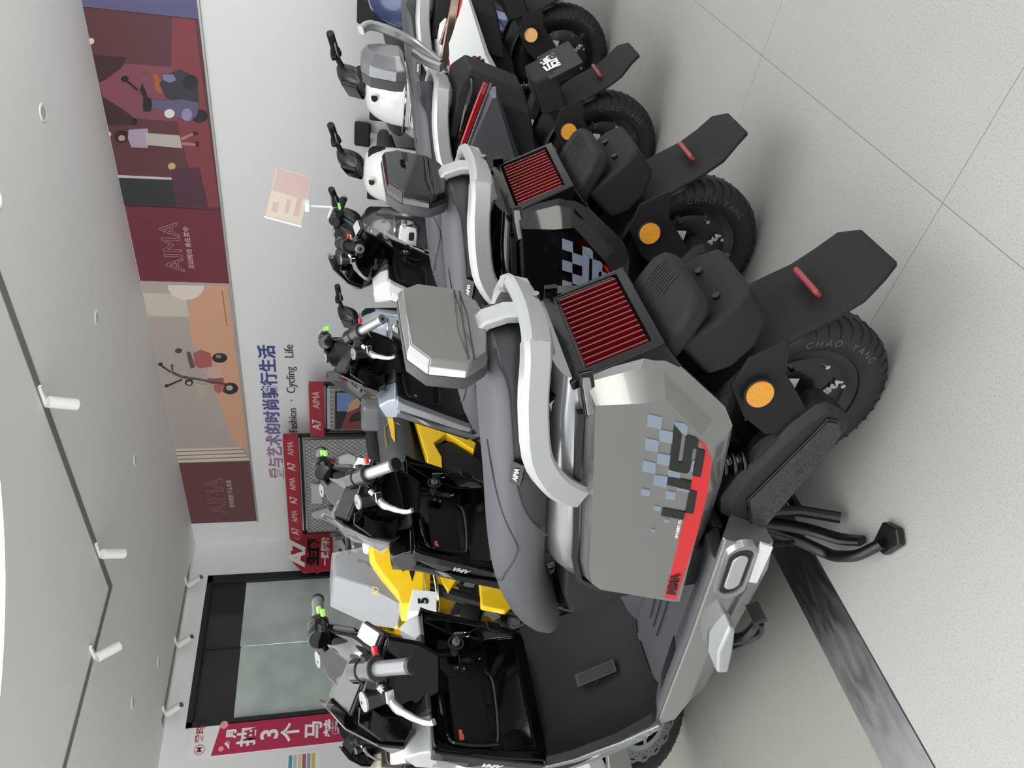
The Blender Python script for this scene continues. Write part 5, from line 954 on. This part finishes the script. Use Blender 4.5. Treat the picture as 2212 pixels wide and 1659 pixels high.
    loft(bm, rings); hc = obj('handlebar_cowl', T(bm), M('satin black plastic'), r, sub=1)
    bm = B(); box(bm, (1.115, 0, 1.02), (.03, .15, .10), EU(0, -25, 0)); obj('visor', T(bm), BLACK, hc, bev=.01)
    for sg in (1, -1):
        bm = B(); tube(bm, [(1.03, sg*.05, 1.04), (1.0, sg*.13, 1.05), (.98, sg*.18, 1.045)], .016, 10); obj('handlebar', T(bm), DEEP, r)
        bm = B(); cyl(bm, (.98, sg*.18, 1.045), (.955, sg*.30, 1.03), .021, 16); g = obj('grip', T(bm), DEEP, r, bev=.003)
        bm = B(); cyl(bm, (.985, sg*.15, 1.047), (.98, sg*.185, 1.045), .028, 16); box(bm, (1.0, sg*.165, 1.06), (.035, .03, .03)); obj('switch_block', T(bm), DEEP, r, bev=.003)
        bm = B(); bar(bm, [(1.0, sg*.15, 1.035), (1.015, sg*.21, 1.03), (.995, sg*.27, 1.02)], .012, .008, k=3); obj('brake_lever', T(bm), ALU, r)
        bm = B(); tube(bm, [(1.27, sg*.07, .2), (1.21, sg*.06, .45)], .018, 10, k=1); obj('fork_leg', T(bm), SILVD, r)
    wheel(r, (1.27, 0, .2), .2, .045, .11, 'disc', st, 'front_tyre', words=False)
    bm = B(); rings = []
    for i in range(11):
        a = math.radians(5+150*i/10); R_ = .222; rings.append([(1.27+(R_-d)*math.cos(a), y, .2+(R_-d)*math.sin(a)) for y, d in ((-.065, .03), (-.05, 0), (.05, 0), (.065, .03), (.05, .012), (-.05, .012))])
    loft(bm, rings); obj('front_mudguard', T(bm), paint, r)
    bm = B()
    for sg in (1, -1): tube(bm, [(.30, sg*.07, .21), (.27, sg*.12, .014)], .012, 10, k=1)
    obj('centre_stand', bm, DEEP, r)
    return r
retro((5.3, 1.01), 90, 'retro scooter with a navy blue front shield at the top edge of the picture', BLUE)
retro((5.3, 1.53), 90, 'white retro scooter facing forward beside the navy blue one', WHITE)
retro((5.3, 2.02), 90, 'white retro scooter partly hidden behind the gloss black backrest', WHITE)
retro((5.5, 2.52), 90, 'black retro scooter seen only as a dark mudguard between the white ones', DGREY)
retro((5.62, 3.42), 90, 'pale blue scooter with small black backrest, farthest along the white wall', LBLUE, steer=-.5)

# ------------------------------------------------------------------ clear sign holder clipped on the white scooter's grip
t = thing('price_card', 'see-through price card on a clear stand clipped to the white scooter grip', 'sign', tuple(s4.matrix_basis @ Steer(.944, math.radians(12))(Vector((.86, -.27, 1.098)))))
Fm = M('card back', 'b3a79c', .5); Fp = M('pinkish print', 'a8938c', .5)
ax_u = Vector((.60, -.78, -.22)).normalized(); ax_v = Vector((0, .0, 1)); ax_v = (ax_v-ax_u*ax_v.dot(ax_u)).normalized(); ax_n = ax_u.cross(ax_v)
def crd(u0, u1, v0, v1, n0, n1, mat, nm, par=None):
    bm = B(); loft(bm, [[ax_u*u+ax_v*v+ax_n*n for u, v in ((u0, v0), (u1, v0), (u1, v1), (u0, v1))] for n in (n0, n1)]); return obj(nm, bm, mat, par or t)
C0 = .125
card = crd(-.13, .115, C0, C0+.17, -.002, .002, Fm, 'card')
crd(.0, .111, C0+.004, C0+.166, .002, .0026, Fp, 'print_block', card)
for a, b_, c, d in ((-.10, -.05, .12, .15), (-.09, -.02, .07, .09), (-.09, .0, .02, .045)): crd(a, b_, C0+c, C0+d, .002, .0026, Fp, 'print_line', card)
crd(-.137, -.13, C0-.004, C0+.174, -.004, .006, WTXT, 'card_edge', card)
bm = B(); tube(bm, [(0, 0, 0), (.0, .0, .02), (0, 0, C0)], .005, 8); box(bm, (0, 0, C0-.005), (.03, .05, .02)); tube(bm, [(0, 0, .0), (-.02, .05, .02)], .005, 8); obj('clear_stand', bm, M('clear acrylic', 'e8eced', .1, 0, .5, alpha=.8), t)

# ------------------------------------------------------------------ yellow motorbike
def yellow_bike():
    r = thing('yellow_motorbike', 'yellow and grey electric motorbike with wrapped carbon front cover and brake disc, facing left', 'motorbike', (3.05, 2.85, 0), PI)
    st = Steer(1.1, .15, .9); T = st.bm
    wheel(r, (0, 0, .22), .22, .06, .12, words=False)
    wheel(r, (1.5, 0, .3), .3, .045, .2, 'disc', st, 'front_tyre', words=False)
    bm = B(); rings = []
    N = 80; V = []
    for i in range(N):
        a = 2*PI*i/N; ra = .135+.006*(1 if math.sin(a*10) > 0 else -1)
        V.append([(1.5+q*math.cos(a), y, .3+q*math.sin(a)) for q, y in ((.095, .056), (ra, .056), (ra, .061), (.095, .061))])
    loft(bm, V, cap=False, loop=True); obj('large_brake_disc', T(bm), STEEL, r)
    bm = seat_mesh([(.02, .80, .76, .05, 2.3), (.08, .865, .74, .11, 3), (.2, .885, .72, .14, 3), (.35, .885, .71, .145, 3), (.5, .88, .70, .14, 3), (.62, .84, .69, .12, 2.6), (.75, .79, .68, .10, 2.5), (.9, .80, .68, .085, 2.5), (.98, .82, .70, .05, 2)]); s = obj('seat', bm, M('slate seat vinyl', '3f4144', .5), r, sub=1)
    bm = B(); prism(bm, [(.20, .835), (.27, .85), (.44, .83), (.48, .815), (.38, .812), (.26, .82)], .134, .146); obj('yellow_seat_flash', bm, YEL, s)
    for pts in ([(.17, .10, .878), (.22, .125, .85), (.27, .135, .80), (.28, .14, .76)], [(.36, .142, .78), (.34, .14, .83), (.38, .13, .86), (.5, .125, .855)]):
        bm = B(); tube(bm, pts, .003, 6); obj('yellow_stitching', bm, M('olive thread', '8c8448', .8), s)
    for sg in (1, -1):
        bm = B(); prism(bm, [(.26, .71), (.6, .665), (.78, .67), (.78, .60), (.60, .59), (.50, .62), (.44, .55), (.56, .42), (.50, .40), (.42, .49), (.33, .6)], [sg*.10]*11, [sg*y for y in (.135, .15, .14, .14, .155, .15, .155, .15, .145, .15, .145)])
        obj('tail_side_panel', bm, YEL, r, bev=.006)
        bm = B(); prism(bm, [(.50, .615), (.60, .59), (.78, .60), (.80, .40), (.62, .38), (.47, .53)], sg*.09, sg*.132); obj('dark_side_cover', bm, MATTE2, r, bev=.01)
        # tank shroud with lettering
        bm = B(); O2 = [(1.06, .925), (1.10, .965), (1.18, .962), (1.27, .915), (1.37, .85), (1.43, .838), (1.44, .76), (1.36, .715), (1.26, .705), (1.12, .76), (1.05, .84)]
        cx, cz = 1.22, .87
        loft(bm, [[(x, sg*.05, z) for x, z in O2], [(x, sg*.12, z) for x, z in O2], [(cx+(x-cx)*.85, sg*.145, cz+(z-cz)*.8) for x, z in O2]]); tp = obj('tank_shroud', bm, YEL, r, bev=.004)
        bm = B(); prism(bm, [(1.10, .70), (1.30, .665), (1.36, .64), (1.26, .57), (1.2, .55), (1.17, .62)], sg*.08, sg*.135); obj('lower_shroud', bm, YEL, r, bev=.006)
        bm = B(); bar(bm, [(1.10, sg*.148, .745), (1.26, sg*.15, .695), (1.40, sg*.14, .69), (1.46, sg*.12, .70)], .012, .014, k=3); obj('chrome_trim', bm, CHROME, r)
        bm = B(); prism(bm, [(1.34, .79), (1.445, .82), (1.45, .70), (1.36, .69)], sg*.06, sg*.149); wp_ = obj('white_number_panel', bm, WHITE, r, bev=.004)
        if sg > 0:
            text('shroud_words', 'RIDING', .045, BTXT, tp, (1.17, .1475, .80), (-1, 0, .35), (.35, 0, 1), depth=.001, bold=.001)
            bm = B(); prism(bm, [(1.2, .80), (1.25, .83), (1.24, .80), (1.30, .79), (1.24, .77), (1.245, .785)], .14, .148); obj('black_flash', bm, BTXT, tp)
            text('panel_number', '5', .055, BTXT, wp_, (1.40, .1505, .75), (-1, 0, 0), (0, 0, 1), depth=.001, bold=.003)
    bm = B(); prism(bm, [(.0, .75), (.3, .70), (.6, .67), (1.1, .80), (1.2, .78), (1.1, .5), (.95, .35), (.5, .33), (.3, .45), (.0, .55)], -.085, .085); obj('frame_body', bm, DEEP, r, bev=.01)
    bm = B(); box(bm, (.10, 0, .915), (.17, .19, .11)); bk = obj('backrest', bm, M('grey backrest', '636568', .35, .2, .4), r, bev=.022, seg=3)
    bm = B(); box(bm, (.012, 0, .915), (.012, .18, .10)); obj('yellow_edge', bm, YEL, bk, bev=.004)
    bm = B(); bar(bm, [(.10, 0, .86), (.10, 0, .80)], .05, .07, upv=(1, 0, 0)); obj('backrest_post', bm, SILV, r)
    # front cover wrapped in film
    CF = M('carbon pattern', '6e7174', .4, .2, .4, bump=('voronoi', 220, .8))
    bm = B(); A = [(1.13, -.08, 1.12), (1.13, .08, 1.12), (1.25, .085, 1.115), (1.25, -.085, 1.115)]
    loft(bm, [A, [(1.12, -.10, 1.0), (1.12, .10, 1.0), (1.32, .10, .98), (1.32, -.10, .98)], [(1.25, -.09, .88), (1.25, .09, .88), (1.40, .08, .86), (1.40, -.08, .86)], [(1.33, -.05, .83), (1.33, .05, .83), (1.40, .05, .835), (1.40, -.05, .835)]]); cv = obj('front_cover', T(bm), CF, r, bev=.008)
    bm = B(); loft(bm, [[(x+(-.01 if x < 1.2 else .01), y*1.1, z+.008) for x, y, z in A], [(1.11, -.112, 1.0), (1.11, .112, 1.0), (1.335, .112, .98), (1.335, -.112, .98)], [(1.24, -.1, .86), (1.24, .1, .86), (1.415, .095, .85), (1.415, -.095, .85)]]); obj('plastic_wrap', T(bm), FILM, cv)
    text('cover_words', 'A7', .04, YEL, cv, tuple(st((1.35, .106, .95))), (-1, 0, 0), (0, 0, 1), depth=.001)
    for sg in (1, -1):
        bm = B(); tube(bm, [(1.5, sg*.09, .3), (1.33, sg*.085, .70)], .026, 14, k=1); tube(bm, [(1.33, sg*.085, .70), (1.17, sg*.08, 1.02)], .02, 14, k=1); f = obj('fork_leg', T(bm), M('fork black', '18181a', .3, .5), r)
        bm = B(); P_ = [(1.31, .505), (1.335, .43), (1.36, .41), (1.40, .33), (1.45, .36), (1.49, .42), (1.46, .52)]
        prism(bm, P_, sg*.095, sg*.125); gd = obj('fork_guard', T(bm), YEL, r, bev=.008)
        for x, z in ((1.40, .37), (1.415, .40)):
            bm = B(); cyl(bm, (x, sg*.12, z), (x, sg*.1265, z), .007, 12); obj('guard_hole', T(bm), DEEP, gd)
        bm = B(); tube(bm, [(1.12, 0, 1.03), (1.08, sg*.1, 1.06), (1.0, sg*.26, 1.08), (.95, sg*.38, 1.07)], .012, 10); obj('handlebar', T(bm), DEEP, r)
        bm = B(); cyl(bm, (1.0, sg*.27, 1.08), (.945, sg*.39, 1.07), .018, 16); obj('grip', T(bm), DEEP, r)
        bm = B(); bar(bm, [(1.05, sg*.22, 1.08), (1.07, sg*.30, 1.07), (1.0, sg*.40, 1.06)], .014, .008, k=3); obj('brake_lever', T(bm), ALU, r)
    bm = B(); e1 = Vector((0, 1, 0))
    a0 = Vector((1.24, .11, .56)); a1 = Vector((1.36, .11, .40))
    a0 = Vector((.95, .0, .62)); a1 = Vector((1.05, 0, .45)); tube(bm, [a0, a1], .03, 10, k=1); obj('motor_bracket', bm, DEEP, r)
    bm = B(); tube(bm, [(.5, .10, .3), (.48, .2, .14), (.45, .24, .02)], .012, 8, k=1); obj('side_stand', bm, DEEP, r)
    bm = B(); prism(bm, [(0.03, .25), (.03, .19), (.55, .30), (.55, .38)], .06, .085); prism(bm, [(0.03, .25), (.03, .19), (.55, .30), (.55, .38)], -.085, -.06); obj('swingarm', bm, DEEP, r, bev=.005)
    return r
yellow_bike()

# ------------------------------------------------------------------ black bikes behind
def black_bike(loc, head, label, accent, beige=False):
    r = thing('black_motorbike', label, 'motorbike', (loc[0], loc[1], 0), math.radians(90+head), 'black bikes in the back corner')
    st = Steer(1.0, -.2, .95); T = st.bm
    for x, nm in ((0, 'rear_tyre'), (1.3, 'front_tyre')):
        wheel(r, (x, 0, .29), .29, .05, .19, 'disc', None if x == 0 else st, nm, words=False)
    bm = B(); prism(bm, [(-.1, .72), (.3, .68), (.6, .70), (1.0, .86), (1.12, .82), (1.05, .5), (.9, .33), (.45, .32), (.25, .5), (-.08, .66)], -.09, .09); obj('frame_body', bm, DEEP, r, bev=.012)
    bm = B(); rings = [[(x, a, z) for a, z in sellipse(16, w_, h_, 2.6, 0, zc)] for x, zc, w_, h_ in ((.55, .80, .08, .05), (.68, .84, .13, .09), (.85, .87, .15, .10), (1.0, .88, .12, .08), (1.08, .88, .06, .05))]
    loft(bm, rings); tk = obj('tank', bm, BLACK, r, sub=1)
    bm = B(); prism(bm, [(.62, .82), (.98, .90), (1.02, .86), (.7, .79)], .135, .15); obj('tank_flash', bm, accent, tk)
    bm = seat_mesh([(-.18, .86, .80, .06, 2.4), (-.1, .87, .77, .11, 3), (.2, .82, .73, .13, 3), (.45, .80, .72, .12, 3), (.58, .80, .74, .08, 2.4)]); obj('seat', bm, SEATD, r, sub=1)
    bm = B(); box(bm, (1.13, 0, .92), (.08, .18, .17), EU(0, -20, 0)); hd = obj('headlamp', T(bm), BLACK, r, bev=.03, seg=3)
    bm = B(); box(bm, (1.175, 0, .925), (.01, .13, .05), EU(0, -20, 0)); obj('lamp_glass', T(bm), M('lamp glass', 'f0f4f6', .1, 0, .6), hd)
    bm = B(); box(bm, (1.05, 0, 1.06), (.02, .10, .07), EU(0, -50, 0)); obj('dashboard', T(bm), SCREEN, r, bev=.006)
    for sg in (1, -1):
        bm = B(); tube(bm, [(1.0, 0, 1.02), (.98, sg*.12, 1.05), (.93, sg*.28, 1.08), (.89, sg*.38, 1.07)], .011, 10); obj('handlebar', T(bm), DEEP, r)
        bm = B(); cyl(bm, (.93, sg*.28, 1.08), (.885, sg*.39, 1.068), .018, 14); obj('grip', T(bm), DEEP, r)
        bm = B(); bar(bm, [(.97, sg*.22, 1.07), (.99, sg*.3, 1.06), (.93, sg*.40, 1.05)], .012, .008, k=3); obj('brake_lever', T(bm), ALU, r)
        bm = B(); cyl(bm, (.98, sg*.2, 1.07), (.98, sg*.2, 1.13), .018, 12); obj('brake_reservoir', T(bm), DEEP, r)
        bm = B(); tube(bm, [(1.3, sg*.085, .29), (1.03, sg*.08, .98)], .02, 12, k=1); obj('fork_leg', T(bm), ALU, r)
    bm = B(); tube(bm, [(.45, .09, .33), (.42, .2, .02)], .012, 8, k=1); obj('side_stand', bm, DEEP, r)
    bm = B(); rings = []
    for i in range(9):
        a = math.radians(30+110*i/8); rings.append([(1.3+q*math.cos(a), y, .29+q*math.sin(a)) for y, q in ((-.06, .32), (.06, .32), (.06, .31), (-.06, .31))])
    loft(bm, rings); obj('front_mudguard', T(bm), DEEP, r)
    return r
black_bike((3.84, 3.72), 90, 'black motorbike with yellow tank flash behind the yellow one', YEL)
black_bike((4.3, 4.6), 90, 'black motorbike with red tank flash behind the nearest grey handlebar', RED)

CRM = M('cream paint', 'd9d2c2', .35, 0, .4)
sport_scooter((2.08, 4.07), 0, 'cream scooter with taupe glove pocket at the lower edge of the picture', CRM, CRM, SQD, SQM, None, tail='wedge', shieldm=CRM, innerm=TAUPE, grip=MATTE, gripcap=DEEP, edgem=CRM, scale=.95)
t = thing('red_dial_box', 'black panel with a red rimmed round dial at the bottom edge of the picture', 'cabinet', (.95, 3.02, 0), math.radians(70))
bm = B(); box(bm, (0, 0, .43), (.12, .34, .86)); obj('body', bm, BLACK, t, bev=.015)  # plain box standing in for an unidentified item barely in view
bm = B(); box(bm, (0, -.2, .45), (.13, .05, .9)); obj('white_side_post', bm, WHITE, t, bev=.01)
bm = B(); lathe(bm, [(-.07, .055), (-.075, .06), (-.07, .07), (-.06, .07), (-.06, .055)], (0, 0, .70), ax='x', n=32, cap=False); obj('red_ring', bm, RED, t)
bm = B(); lathe(bm, [(-.066, .055), (-.062, .001)], (0, 0, .70), ax='x', n=32); obj('dial_face', bm, DEEP, t)
